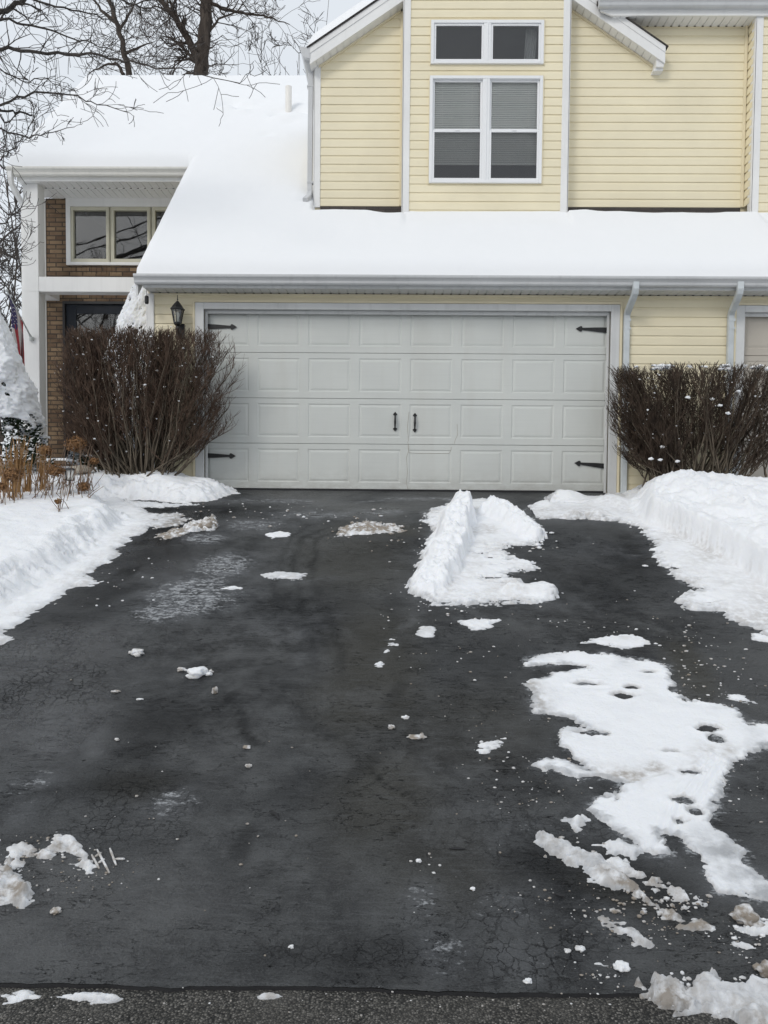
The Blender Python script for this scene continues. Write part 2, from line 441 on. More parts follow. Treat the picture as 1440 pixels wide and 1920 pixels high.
def asphalt():
    m, t, b = new_mat('sealed_asphalt')
    g = t.geo()
    salt, dark, brown, wet, crk = (t.attr(a) for a in ('salt', 'dark', 'brown', 'wet', 'crackle'))
    n_big = t.noise(g, 1.1, 5, .6); n_mid = t.noise(g, 6, 6, .65); n_fine = t.noise(g, 150, 4, .7)
    grain = t.noise(t.scale(g, (120, 210, 60)), 1.0, 3, .75); streak = t.noise(t.scale(g, (9, 60, 1)), 1.0, 5, .65, .5)
    c = t.mix(t.ramp(n_big, [(.40, 0.0), (.60, 1.0)]), (.020, .0215, .0235), (.060, .0625, .065))
    c = t.mix(t.math('MULTIPLY', t.ramp(n_mid, [(.42, 0.0), (.66, 1.0)]), .7), c, (.100, .104, .106))
    c = t.mix(t.math('MULTIPLY', brown, .8), c, (.066, .064, .055))
    
    c = t.mix(t.math('MULTIPLY', t.ramp(grain, [(.52, 0.0), (.70, 1.0)]), .35), c, (.16, .165, .17))
    c = t.mix(t.math('MULTIPLY', t.ramp(grain, [(.32, 1.0), (.46, 0.0)]), .5), c, (.016, .016, .017))
    c = t.mix(t.math('MULTIPLY', t.ramp(streak, [(.52, 0.0), (.7, 1.0)]), .4), c, (.12, .125, .13))
    c = t.mix(t.math('MULTIPLY', dark, t.ramp(n_mid, [(.3, .6), (.6, 1.0)])), c, (.013, .0135, .014))
    # salt and frost, drawn out in streaks across the drive
    st = t.noise(t.scale(g, (14, 30, 1)), 1.0, 6, .65, .6)
    st2 = t.noise(t.scale(g, (45, 85, 1)), 1.0, 4, .7, .4)
    stt = t.math('ADD', t.math('MULTIPLY', st, .55), t.math('MULTIPLY', st2, .45))
    low = t.math('SUBTRACT', .70, t.math('MULTIPLY', salt, .25))
    sm = t.math('MULTIPLY', t.math('SUBTRACT', stt, low), 11.0, clamp=True)
    sm = t.math('MULTIPLY', sm, t.math('MULTIPLY', salt, 1.0), clamp=True)
    c = t.mix(sm, c, (.52, .54, .56))
    c = t.mix(t.math('MULTIPLY', t.math('MULTIPLY', salt, .3), t.ramp(n_mid, [(.35, 0.0), (.6, 1.0)])), c, (.22, .23, .25))
    # cracks: thin wandering contour lines, drawn out sideways
    warp = t.node('ShaderNodeMix', data_type='RGBA', blend_type='LINEAR_LIGHT'); warp.inputs[0].default_value = .05
    nz = t.node('ShaderNodeTexNoise'); nz.inputs['Scale'].default_value = 9; nz.inputs['Detail'].default_value = 6; nz.inputs['Roughness'].default_value = .65; t.link(g, nz.inputs['Vector'])
    t.link(g, warp.inputs[6]); t.link(nz.outputs['Color'], warp.inputs[7])
    def contour(sc, width, det=6):
        q = t.noise(t.scale(g, sc), 1.0, det, .6, .4)
        return t.math('SUBTRACT', 1.0, t.math('DIVIDE', t.math('ABSOLUTE', t.math('SUBTRACT', q, .5)), width, clamp=True), clamp=True)
    def cracks(scale, width):
        v = t.node('ShaderNodeTexVoronoi', feature='DISTANCE_TO_EDGE'); v.inputs['Scale'].default_value = scale; t.link(warp.outputs[2], v.inputs['Vector'])
        return t.math('SUBTRACT', 1.0, t.math('DIVIDE', v.outputs['Distance'], width, clamp=True), clamp=True)
    k0 = t.math('MULTIPLY', contour((6, 17, 1), .006), t.ramp(t.noise(g, 3.1, 5, .6), [(.46, 0.0), (.56, 1.0)]))
    pit = t.noise(t.scale(g, (14, 55, 1)), 1.0, 3, .6, .3)
    k0 = t.math('MAXIMUM', k0, t.math('MULTIPLY', t.ramp(pit, [(.68, 0.0), (.73, .9)]), t.ramp(t.noise(g, 1.7, 4), [(.42, 0.0), (.58, 1.0)])))
    k1 = t.math('MULTIPLY', cracks(8.0, .020), t.math('MULTIPLY', crk, t.ramp(t.noise(g, 2.6, 5, .6), [(.48, 0.0), (.58, 1.0)])))
    k2 = t.math('MULTIPLY', cracks(21.0, .05), t.math('MULTIPLY', crk, t.ramp(t.noise(g, 5, 4), [(.38, 0.0), (.58, 1.0)])))
    k = t.math('MAXIMUM', t.math('MAXIMUM', k0, k1), k2)
    c = t.mix(t.math('MULTIPLY', k, .95), c, (.004, .004, .005))
    t.link(c, b.inputs['Base Color'])
    r = t.math('SUBTRACT', .60, t.math('MULTIPLY', wet, .36))
    r = t.math('ADD', r, t.math('MULTIPLY', t.math('SUBTRACT', n_mid, .5), .5))
    r = t.math('ADD', r, t.math('MULTIPLY', sm, .3))
    t.link(t.math('MAXIMUM', r, .22), b.inputs['Roughness'])
    sp = t.math('ADD', .06, t.math('MULTIPLY', wet, .46))
    sp = t.math('MULTIPLY', sp, t.math('SUBTRACT', 1.0, t.math('MULTIPLY', dark, .85)))
    sp = t.math('MULTIPLY', sp, t.math('SUBTRACT', 1.0, t.math('MULTIPLY', brown, .5)))
    sp = t.math('MULTIPLY', sp, t.math('SUBTRACT', 1.0, t.math('MULTIPLY', k, .9)))
    sp = t.math('MULTIPLY', sp, t.ramp(grain, [(.30, .6), (.52, 1.0)]))
    t.link(sp, b.inputs['Specular IOR Level'])
    rip = t.noise(t.scale(g, (18, 55, 1)), 1.0, 4, .6, .3)
    b1 = t.bump(rip, .55, .012)
    b2 = t.bump(grain, .8, .010, b1)
    b3 = t.bump(t.math('MULTIPLY', k, -1.0), .8, .012, b2)
    t.link(b3, b.inputs['Normal'])
    return m
M['asphalt'] = asphalt()
def road_mat():
    m, t, b = new_mat('street_asphalt')
    g = t.geo()
    v = t.node('ShaderNodeTexVoronoi'); v.inputs['Scale'].default_value = 130; t.link(g, v.inputs['Vector'])
    s = t.node('ShaderNodeSeparateColor'); t.link(v.outputs['Color'], s.inputs[0])
    c = t.ramp(s.outputs[0], [(0.0, (.03, .03, .027)), (.4, (.11, .105, .094)), (.8, (.20, .19, .17)), (1.0, (.38, .36, .33))])
    c = t.mix(t.ramp(v.outputs['Distance'], [(.35, 0.0), (.75, 1.0)]), c, (.02, .02, .019))
    c = t.mix(t.ramp(t.noise(g, 2.2, 5, .6), [(.45, 0.0), (.7, .55)]), c, (.18, .17, .155))
    t.link(c, b.inputs['Base Color']); b.inputs['Roughness'].default_value = .8
    h = t.math('SUBTRACT', 1.0, v.outputs['Distance'])
    t.link(t.bump(h, 1.0, .02), b.inputs['Normal'])
    return m
M['road'] = road_mat()
def wood(name, c1, c2, sc=(12, 12, 2), rough=.85):
    m, t, b = new_mat(name)
    g = t.geo()
    c = t.mix(t.ramp(t.noise(t.scale(g, sc), 1.0, 6, .65), [(.35, 0.0), (.65, 1.0)]), c1, c2)
    t.link(c, b.inputs['Base Color']); b.inputs['Roughness'].default_value = rough
    b.inputs['Specular IOR Level'].default_value = .25
    t.link(t.bump(t.noise(t.scale(g, tuple(3 * x for x in sc)), 1.0, 4), .5, .01), b.inputs['Normal'])
    return m
M['bark'] = wood('dark_bark', (.028, .022, .019), (.085, .068, .056), (10, 10, 1.5))
M['twig_bark'] = wood('grey_branch_bark', (.030, .027, .026), (.085, .075, .068), (20, 20, 20))
M['stem'] = wood('shrub_stem_bark', (.045, .037, .028), (.17, .14, .105), (18, 18, 4))
M['twig'] = wood('red_brown_twig', (.042, .028, .021), (.165, .110, .080), (9, 9, 9))
M['twig_dark'] = wood('dark_brown_twig', (.026, .019, .015), (.12, .085, .062), (9, 9, 9))
M['needles'] = wood('dark_evergreen_needles', (.008, .016, .007), (.035, .058, .026), (30, 30, 30))
M['straw'] = wood('dry_straw_stems', (.20, .11, .045), (.46, .28, .13), (20, 20, 3))
M['petal'] = wood('dry_brown_petals', (.09, .045, .02), (.34, .19, .09), (40, 40, 40))
M['deadstem'] = wood('dead_flower_stem', (.10, .065, .045), (.30, .21, .15), (20, 20, 5))

EDGE_Y = 2.33
# ------------------------------------------------------------------ snow and ground sheets
def attr_set(me, name, vals):
    a = me.attributes.new(name, 'FLOAT', 'POINT'); a.data.foreach_set('value', np.asarray(vals, np.float32).ravel())
def grid_obj(name, X, Y, Z, keep, mat, attrs=None, parent=None, smooth=True, loc=None):
    ny, nx = X.shape
    idx = np.arange(ny * nx).reshape(ny, nx)
    f = np.stack([idx[:-1, :-1], idx[:-1, 1:], idx[1:, 1:], idx[1:, :-1]], -1).reshape(-1, 4)
    if keep is not None:
        f = f[keep.reshape(-1)]
    used = np.zeros(ny * nx, bool); used[f.ravel()] = True
    remap = np.cumsum(used) - 1
    V = np.stack([X.ravel(), Y.ravel(), Z.ravel()], -1)[used]; f = remap[f]
    if loc is None: L = np.zeros(3)
    else: L = np.array(loc, float)
    me = bpy.data.meshes.new(name)
    me.vertices.add(len(V)); me.vertices.foreach_set('co', (V - L).astype(np.float32).ravel())
    me.loops.add(len(f) * 4); me.loops.foreach_set('vertex_index', f.astype(np.int32).ravel())
    me.polygons.add(len(f)); me.polygons.foreach_set('loop_start', np.arange(0, len(f) * 4, 4, dtype=np.int32))
    me.polygons.foreach_set('loop_total', np.full(len(f), 4, np.int32))
    me.polygons.foreach_set('use_smooth', np.full(len(f), smooth))
    me.materials.append(mat); me.update(calc_edges=True)
    for k, v in (attrs or {}).items(): attr_set(me, k, np.asarray(v).ravel()[used])
    o = bpy.data.objects.new(name, me); COL.objects.link(o); o.location = L
    if parent is not None:
        o.parent = parent
        if parent.parent is None: o.matrix_parent_inverse = Matrix.Translation(-Vector(parent.location))
    return o
def anyh(h):
    return (h[:-1, :-1] > 0) | (h[1:, :-1] > 0) | (h[:-1, 1:] > 0) | (h[1:, 1:] > 0)
def snow_obj(name, bounds, cell, hfun, mat=None, loc=True, **tags):
    x0, x1, y0, y1 = bounds
    xs = np.arange(x0, x1 + cell, cell); ys = np.arange(y0, y1 + cell, cell)
    X, Y = np.meshgrid(xs, ys)
    h, dirt, ice = hfun(X, Y)
    Z = zd(Y) - .014 * (Y < EDGE_Y) + np.maximum(h, -.006)
    h = np.where((Y < EDGE_Y) & (Y > EDGE_Y - .06) & (h > -.02), np.maximum(h, 0), h)
    c = ((x0 + x1) / 2, (y0 + y1) / 2, float(zd((y0 + y1) / 2))) if loc else None
    o = grid_obj(name, X, Y, Z, anyh(h), mat or M['snow'], {'dirt': dirt, 'ice': ice}, loc=c)
    tag(o, **tags); return o
def gp(pts): return [G(*p) for p in pts]
def pbounds(poly, m=.1):
    a = np.array(poly); return (a[:, 0].min() - m, a[:, 0].max() + m, a[:, 1].min() - m, a[:, 1].max() + m)

# --- driveway
xs = np.arange(-3.6, 9.0, .03); ys = np.concatenate([np.arange(EDGE_Y, 9.16, .03), [9.22]])
X, Y = np.meshgrid(xs, ys)
Yj = Y.copy(); Yj[0, :] += .018 * fbm(xs, xs * 0, 9, 5, 3, .7)
def blob(px, py, rx, ry, rot=0.0):
    """soft mark centred on the photo point, radii in metres on the ground"""
    cx, cy = G(px, py); c, s = math.cos(rot), math.sin(rot)
    u = ((X - cx) * c + (Y - cy) * s) / rx; v = (-(X - cx) * s + (Y - cy) * c) / ry
    r = np.sqrt(u * u + v * v) + .35 * fbm(X, Y, 2.2, 4, int(px))
    return 1 - sstep(.3, 1.3, r)
salt = np.zeros(X.shape)
for a in ((350, 1115, .50, .55, .5), (300, 1150, .30, .22, .2), (420, 1060, .35, .35, .3), (470, 985, .45, .35, 0), (600, 965, .7, .25, 0), (720, 960, .5, .2, 0), (380, 1010, .3, .2, 0), (800, 935, 1.0, .2, 0), (530, 940, .8, .25, 0)):
    salt = np.maximum(salt, blob(*a) * (.9 if a[1] > 1000 else .8))
for a in ((320, 1505, .15, .12, .3, .8), (790, 1690, .09, .14, 0, .75), (835, 1790, .12, .13, .2, .72), (945, 1700, .16, .10, 0, .6), (1000, 1800, .25, .1, 0, .5), (520, 1180, .5, .35, .2, .42), (60, 1470, .16, .10, .4, .75), (660, 1310, .3, .2, 0, .38), (1020, 1560, .3, .12, 0, .5), (560, 1085, .4, .12, 0, .5), (740, 1075, .2, .1, 0, .5), (880, 1060, .3, .5, 0, .4), (1000, 1130, .6, .3, 0, .42), (30, 1500, .12, .2, .6, .5), (130, 1380, .2, .3, .5, .4), (870, 1560, .35, .2, 0, .42), (1090, 1040, .6, .5, 0, .45), (1080, 1740, .25, .2, 0, .38), (620, 1380, .2, .35, 0, .32), (900, 1420, .4, .3, 0, .32), (1180, 1260, .2, .3, 0, .4)):
    salt = np.maximum(salt, blob(*a[:5]) * a[5])
dark = np.zeros(X.shape)
for a in ((300, 1360, .35, .22, .1, .6), (230, 1470, .35, .14, .1, .6), (1150, 1640, .5, .2, -.4, .5), (1280, 1560, .3, .2, 0, .45), (1180, 1050, .45, .7, 0, .45), (900, 1230, .4, .3, 0, .3), (620, 1130, .25, .5, 0, .3), (120, 1160, .4, .3, .6, .5), (560, 1480, .2, .12, .4, .3), (980, 1450, .2, .2, 0, .35), (700, 1800, .5, .1, 0, .3), (330, 960, 1.0, .45, .1, 1.), (290, 1000, .6, .5, .7, 1.), (330, 955, .5, .2, 0, 1.), (250, 1040, .45, .5, .9, .8), (180, 1120, .35, .3, .6, .7), (440, 950, .5, .2, 0, .6), (1080, 1070, .5, .8, 0, .35), (430, 1310, .03, .14, -.3, .55), (460, 1370, .03, .12, -.5, .5), (680, 1440, .05, .2, -.6, .4), (450, 1580, .03, .12, -.2, .5), (300, 1340, .25, .25, 0, .35), (560, 1150, .5, .25, 0, .25), (200, 1440, .3, .12, 0, .35), (1100, 1420, .3, .3, 0, .25), (740, 1150, .08, .6, .1, .25)):
    dark = np.maximum(dark, blob(*a[:5]) * a[5])
brown = np.zeros(X.shape)
for a in ((700, 1250, .35, 1.1, 0, .9), (720, 1500, .3, .5, 0, .8), (660, 1050, .5, 1.0, 0, .7), (1290, 1250, .14, .5, -.15, .95), (900, 1350, .5, .5, 0, .45), (260, 1470, .2, .12, 0, .7), (700, 995, .5, .25, 0, .9), (1180, 1690, .3, .05, -.5, .8), (820, 1600, .25, .3, 0, .5)):
    brown = np.maximum(brown, blob(*a[:5]) * a[5])
wet = np.clip(.38 + .9 * fbm(X, Y, .9, 4, 9), 0, 1)
for a in ((150, 1700, .7, .4, 0, 1.), (100, 1350, .5, .6, .4, .9), (80, 1220, .6, .6, 0, .9), (500, 1700, .6, .4, 0, .7), (330, 970, .9, .4, 0, .9), (420, 1400, .5, .6, 0, .7)):
    wet = np.maximum(wet, blob(*a[:5]) * a[5])
crk = np.zeros(X.shape)
for a in ((90, 1280, .5, .45, 0, 1.), (60, 1200, .5, .4, 0, .8), (960, 1770, .35, .22, 0, .6), (350, 1200, .5, .3, 0, .35), (220, 1530, .35, .25, 0, .6), (620, 1790, .8, .06, 0, .35), (1000, 1560, .6, .3, 0, .4), (1250, 1420, .5, .3, 0, .4)):
    crk = np.maximum(crk, blob(*a[:5]) * a[5])
def track(pts, w, amt, arr, tread=0.0, seed=1):
    d, t = lined(X + .05 * fbm(X, Y, 3, 3, seed), Y, gp0(pts))
    m = amt * (1 - sstep(w * .55, w * 1.15, d + .25 * w * fbm(X, Y, 14, 3, seed + 2))) * (.75 + .5 * fbm(X, Y, 5, 3, seed + 1))
    m = m * sstep(0, .12, t) * (1 - sstep(.88, 1, t))
    return np.maximum(arr, np.clip(m, 0, 1))
gp0 = lambda pts: [G(*p) for p in pts]
for k_, a in enumerate((([(640, 1300), (625, 1200), (600, 1120), (585, 1060), (600, 1010), (660, 985)], .03, .55), ([(600, 1300), (585, 1200), (560, 1120), (548, 1060), (565, 1010), (640, 980)], .03, .5), ([(540, 1250), (520, 1150), (515, 1080), (540, 1010), (600, 975)], .02, .4),
          ([(424, 1290), (440, 1330), (462, 1372), (505, 1405)], .028, .75), ([(470, 1545), (452, 1580), (440, 1620)], .035, .5), ([(650, 1400), (690, 1440), (740, 1480), (790, 1500)], .018, .55), ([(560, 1340), (600, 1370), (620, 1390)], .05, .5), ([(545, 1320), (590, 1360)], .02, .4),
          ([(720, 1340), (745, 1300), (760, 1275)], .05, .5), ([(690, 1420), (640, 1420)], .02, .3), ([(1020, 1350), (980, 1500), (960, 1600)], .04, .25), ([(900, 1150), (1010, 1120), (1080, 1060), (1110, 1010)], .03, .4), ([(150, 1130), (230, 1080), (300, 1010), (330, 960)], .12, .9), ([(60, 1500), (120, 1440), (150, 1400)], .04, .5),
          ([(200, 1430), (260, 1400), (330, 1330), (350, 1310)], .09, .55), ([(240, 1400), (290, 1460), (310, 1500)], .08, .4), ([(1060, 1600), (1130, 1650), (1230, 1710), (1330, 1745)], .03, .5), ([(1030, 1600), (1110, 1670), (1190, 1720)], .02, .4))):
    dark = track(a[0], a[1], a[2], dark, 0, 300 + 7 * k_)
for k_, a in enumerate((([(1265, 1190), (1275, 1250), (1290, 1310), (1310, 1350)], .02, .9), ([(1290, 1190), (1300, 1250), (1315, 1320)], .02, .9), ([(1240, 1195), (1250, 1250), (1262, 1300)], .018, .8), ([(1040, 1605), (1150, 1665), (1260, 1720)], .02, .9))):
    brown = track(a[0], a[1], a[2], brown, 0, 500 + 7 * k_)
for k_, a in enumerate((([(430, 960), (520, 965), (600, 962)], .10, .75), ([(640, 942), (740, 938), (835, 930)], .03, .95), ([(560, 950), (640, 946), (700, 940)], .06, .7), ([(1000, 1120), (1060, 1080), (1100, 1030), (1110, 1000)], .012, .55), ([(985, 1130), (1040, 1090), (1085, 1040)], .01, .5), ([(0, 1530), (60, 1460), (120, 1430), (160, 1380)], .07, .55), ([(0, 1490), (50, 1450), (90, 1440)], .02, .85),
          ([(775, 1660), (790, 1710), (830, 1790), (850, 1850)], .07, .5), ([(1090, 1015), (1140, 1030), (1190, 1050)], .15, .5), ([(700, 1240), (740, 1205), (800, 1120)], .06, .5), ([(560, 1180), (600, 1300), (560, 1400)], .12, .35), ([(840, 1160), (930, 1150)], .06, .5))):
    salt = track(a[0], a[1], a[2], salt, 0, 700 + 7 * k_)
Xd, Yd, saltd = X, Y, salt
drive = grid_obj('driveway', X, Yj, zd(Y) + 0.004 * fbm(X, Y, 1.3, 3, 5), None, M['asphalt'], dict(salt=salt, dark=dark, brown=brown, wet=wet, crackle=crk))
tag(drive, kind='structure')
# broken front edge of the driveway
mb = MB()
for i in range(len(xs) - 1):
    a, b_ = Yj[0, i], Yj[0, i + 1]
    mb.quad((xs[i], a, 0.0), (xs[i], a - .004, -.035), (xs[i + 1], b_ - .004, -.035), (xs[i + 1], b_, 0.0))
o = mb.build('driveway_edge', M['dark']); tag(o, kind='structure')

# --- road
mb = MB()
xs_ = np.concatenate([np.linspace(-120, -4, 12), np.linspace(-3, 3, 61), np.linspace(4, 120, 12)])
ys_ = np.concatenate([np.linspace(-7.0, 1.4, 12), np.linspace(1.5, 2.45, 30)])
X, Y = np.meshgrid(xs_, ys_)
tag(grid_obj('road', X, Y, -.012 + .004 * fbm(X, Y, 2.5, 3, 2) + 0 * X, None, M['road']), kind='structure')

# --- snow covered land out to the horizon, in one sheet with the road cut running under it
def line(a, b, n): return list(np.linspace(a, b, n))
xs_ = np.array(sorted(set([-900, -400, -200, -100, -60] + line(-40, 40, 41) + [60, 100, 200, 400, 900])))
ys_ = np.array(sorted(set([-900, -400, -200, -100, -50, -30, -20, -14, -10, -8.2, -7.4, -7.0, -6.6, 1.6, 2.2, 2.7] + line(3.2, 11, 14) + line(12, 40, 15) + [60, 100, 200, 400, 900])))
X, Y = np.meshgrid(xs_, ys_)
Zl = zd(Y) - .12
Zl = np.where(Y < -7.1, .18 + .15 * fbm(X, Y, .2, 3, 4), Zl)
Zl = np.where((Y >= -7.1) & (Y < 2.3), -.16, Zl)
out = (X < -7) | (X > 9.5)
Zl = np.where(out & (Y > 2.3), zd(Y) + .17 + .08 * fbm(X, Y, .3, 3, 4), Zl)
Zl = np.where((Y > 14.5) | (Y > 9) & out, 1.62 + .35 * fbm(X, Y, .06, 3, 4) + .1 * fbm(X, Y, .3, 3, 8), Zl)
o = grid_obj('snow_field', X, Y, Zl, None, M['snow'], {'dirt': 0 * X, 'ice': 0 * X}); tag(o, kind='structure')

# --- lawn snow at the left, cut back along the driveway
LAWN = gp([(-60, 1262), (0, 1206), (28, 1170), (60, 1148), (100, 1122), (140, 1098), (176, 1094), (168, 1076), (205, 1048), (232, 1018), (262, 1000), (292, 986), (300, 968), (258, 958), (250, 944), (214, 931), (188, 925)])
LAWN = LAWN + [(-2.9, 9.3), (-2.9, 12.4), (-9.5, 12.4), (-9.5, 3.2), (-4, 2.4), (-1.9, 2.45)]
def lawn_h(X, Y):
    s = sdist(X, Y, LAWN) + ragged(X, Y, .085, 11)
    n = fbm(X, Y, 1.3, 4, 13)
    crust = .018 * sstep(0, .06, s) + .012 * np.maximum(fbm(X, Y, 16, 3, 22), 0) * sstep(0, .05, s)
    wall = .175 * sstep(.20 + .07 * n, .48 + .10 * n, s + .04 * fbm(X, Y, 5, 3, 14))
    top = .10 * sstep(.5, 1.9, s) + .03 * n * sstep(.35, .9, s) + .008 * fbm(X, Y, 9, 4, 15) * sstep(0.1, .3, s)
    h = np.where(s > 0, crust + wall + top, s)
    # clods and shovel marks down the face
    band = sstep(.1, .25, s) * (1 - sstep(.5, .7, s))
    h = h + band * .025 * fbm(X, Y, 13, 4, 16)
    dirt = .45 * (1 - sstep(.02, .22, s)) * np.clip(.6 + fbm(X, Y, 6, 3, 17), 0, 1)
    return h, dirt * .6, .6 * (1 - sstep(0, .06, s))
snow_obj('snow_lawn', (-9.4, -.9, 2.5, 12.3), .024, lawn_h, loc=False, kind='structure')

# --- mound of snow under the left shrub
MND = [(-4.3, 7.7), (-3.45, 7.95)] + gp([(222, 936), (262, 938), (330, 943), (388, 940), (424, 930), (436, 926), (436, 918)]) + [(-2.25, 9.05), (-2.9, 9.3), (-3.5, 9.5), (-4.6, 9.4)]
def mound_h(X, Y):
    s = sdist(X, Y, MND) + ragged(X, Y, .085, 21)
    h = np.where(s > 0, .03 * sstep(0, .05, s) + (.18 - .05 * sstep(-2.7, -2.3, X)) * sstep(.02, .32, s) + .05 * np.exp(-((X + 2.9) / .7) ** 2 - ((Y - 8.7) / .3) ** 2) * sstep(0, .3, s) + .03 * fbm(X, Y, 3, 4, 22) * sstep(0, .3, s) + .012 * fbm(X, Y, 11, 3, 22), s)
    return h, .15 * (1 - sstep(0, .1, s)), 0 * X
snow_obj('snow_bed', pbounds(MND, .12), .02, mound_h, loc=False, kind='structure')

# --- right bank: tall pile, cut wall and scraped thin snow
THIN = gp([(1206, 992), (1222, 1030), (1262, 1084), (1312, 1106), (1268, 1128), (1300, 1140), (1352, 1150), (1400, 1172), (1450, 1196), (1530, 1230), (1700, 1330)]) + [(6.5, 3.6), (9.3, 3.2), (9.3, 9.25), (2.62, 9.25), (2.62, 8.96)] + gp([(1120, 931), (1030, 935), (1000, 946), (970, 966), (1010, 975), (1090, 973), (1160, 978)])
TALL = gp([(1215, 986), (1262, 1003), (1330, 1040), (1400, 1085), (1460, 1125), (1560, 1190)]) + [(5.2, 4.6), (9.4, 4.0), (9.4, 9.3), (2.75, 9.3)] + gp([(1168, 938), (1176, 958)])
def bank_h(X, Y):
    s = sdist(X, Y, THIN) + ragged(X, Y, .10, 31)
    q = sdist(X, Y, TALL) + .06 * fbm(X, Y, 2.0, 4, 33) + .018 * fbm(X, Y, 12, 3, 36)
    thin = .022 * sstep(0, .06, s) + .014 * fbm(X, Y, 9, 4, 34)
    near = sstep(7.2, 8.2, Y)
    hh = (.25 - .05 * near) * sstep(0, .06 + .3 * near, q) + .06 * sstep(.08, .8, q) * (1 - near)
    hh = hh * (1 - .35 * sstep(8.3, 8.9, Y))
    pk = G(1240, 960); pk2 = G(1345, 965)
    hh = hh + sstep(0, .3, q) * (.13 * np.exp(-((X - 2.95) ** 2 / .14 + (Y - 7.9) ** 2 / .16)) + .10 * np.exp(-((X - 3.6) ** 2 / .35 + (Y - 7.8) ** 2 / .25)))
    hh = hh - .16 * sstep(0, .3, q) * sstep(4.0, 4.6, X) * near
    hh = hh + .075 * fbm(X, Y, 3.2, 5, 35, .6) * sstep(0, .25, q) + .030 * fbm(X * 1.6, Y * .7, 9, 4, 37, .65) * sstep(0, .1, q) + .016 * fbm(X, Y, 30, 3, 30) * sstep(0, .06, q) * (1 - .6 * sstep(.4, .9, q))
    h = np.where(s > 0, np.maximum(thin, .012) * sstep(0, .04, s) + np.where(q > 0, hh, 0), s)
    dirt = .55 * np.clip(.35 + fbm(X, Y, 2.2, 4, 38), 0, 1) * (q < .02) + .2 * (1 - sstep(0, .1, s))
    gap2 = fbm(X * .7, Y * 1.8, 6, 4, 151, .6) - .30
    h = np.where((q < -.02) & (gap2 > 0) & (s < .16) & (s > 0), -.01, h)
    # low heaps thrown along the garage door
    for (px, py, a, b, hg) in ((1058, 938, .22, .13, .10), (1075, 968, .10, .10, .05), (1120, 968, .12, .12, .06), (1150, 950, .25, .2, .10), (1020, 950, .1, .08, .04)):
        cx, cy = G(px, py); h = np.where(s > 0, h + hg * np.exp(-((X - cx) / a) ** 2 - ((Y - cy) / b) ** 2), h)
    # bare asphalt showing between the thin streaks by the door
    gap = sstep(.1, .35, fbm(X * .8, Y * 3.2, 2.6, 4, 39)) * (Y > 8.1) * (X < 2.4) * (q < -.05)
    h = np.where(gap > .3, -.01, h)
    return h, dirt * .7, .8 * (1 - sstep(0, .07, s))
snow_obj('snow_bank', (1.4, 6.6, 3.4, 9.25), .020, bank_h, loc=True, label='deep bank of piled snow along the right side of the driveway under the clipped shrub', cat='snow bank')

# --- ridge left by the shovel in the middle of the drive
RDG = gp([(792, 962), (830, 952), (850, 938), (905, 936), (935, 944), (965, 958), (1000, 985), (1018, 1008), (1000, 1019), (948, 1026), (962, 1048), (1000, 1062), (1008, 1070), (950, 1078), (985, 1098), (1028, 1100), (1040, 1114), (1022, 1128), (965, 1126), (925, 1132), (880, 1137), (800, 1126), (774, 1098), (790, 1058), (800, 1020), (806, 985)])
_sp = gp([(868, 966), (862, 1000), (850, 1036), (835, 1070), (812, 1104)])
_sp2 = gp([(925, 965), (960, 982), (1000, 1006)])
_sp3 = gp([(960, 1112), (1032, 1114)])
def ridge_h(X, Y):
    s = sdist(X, Y, RDG) + ragged(X, Y, .095, 41)
    d, t = lined(X + .05 * fbm(X, Y, 4, 3, 143), Y, _sp); d = d + .06 * fbm(X, Y, 7, 4, 43, .6)
    H = np.interp(t, [0, .3, .7, 1], [.20, .20, .15, .06]) * (1 + .5 * fbm(X * .5, Y, 7, 4, 47, .6))
    side = np.where(X + .03 * fbm(X, Y, 8, 3, 147) > np.interp(Y, [p[1] for p in _sp][::-1], [p[0] for p in _sp][::-1]), .06, .17)
    pl_ = np.where(side < .14, .075, .06)
    r = H * (1 - sstep(pl_, pl_ + side, d))
    d2, t2 = lined(X, Y, _sp2); r2 = np.interp(t2, [0, 1], [.16, .10]) * (1 - sstep(.03, .17, d2 + .04 * fbm(X, Y, 6, 3, 44)))
    d3, t3 = lined(X, Y, _sp3); r3 = .055 * (1 - sstep(.02, .10, d3 + .03 * fbm(X, Y, 9, 3, 45)))
    base = .02 * sstep(0, .05, s) + .012 * fbm(X, Y, 11, 4, 46)
    h = np.maximum(r, np.maximum(r2, r3)) + np.maximum(base, .008) * sstep(0, .03, s) + .045 * fbm(X, Y, 17, 4, 48, .7) * sstep(.01, .06, np.maximum(r, r2))
    gap = fbm(X * .55, Y * 2.2, 7, 4, 149, .6) - .30
    h = np.where((np.maximum(r, np.maximum(r2, r3)) < .012) & (gap > 0) & (s < .22), -.01, h)
    h = np.where(s > 0, h, s)
    dirt = .4 * np.clip(.3 + fbm(X, Y, 3.5, 4, 49), 0, 1) * (np.maximum(r, r2) < .02)
    return h, dirt, .75 * (1 - sstep(0, .06, s)) * (np.maximum(r, r2) < .03)
snow_obj('snow_ridge', pbounds(RDG, .1), .011, ridge_h, label='tall narrow ridge of shovelled snow standing alone in the middle of the driveway', cat='snow pile')

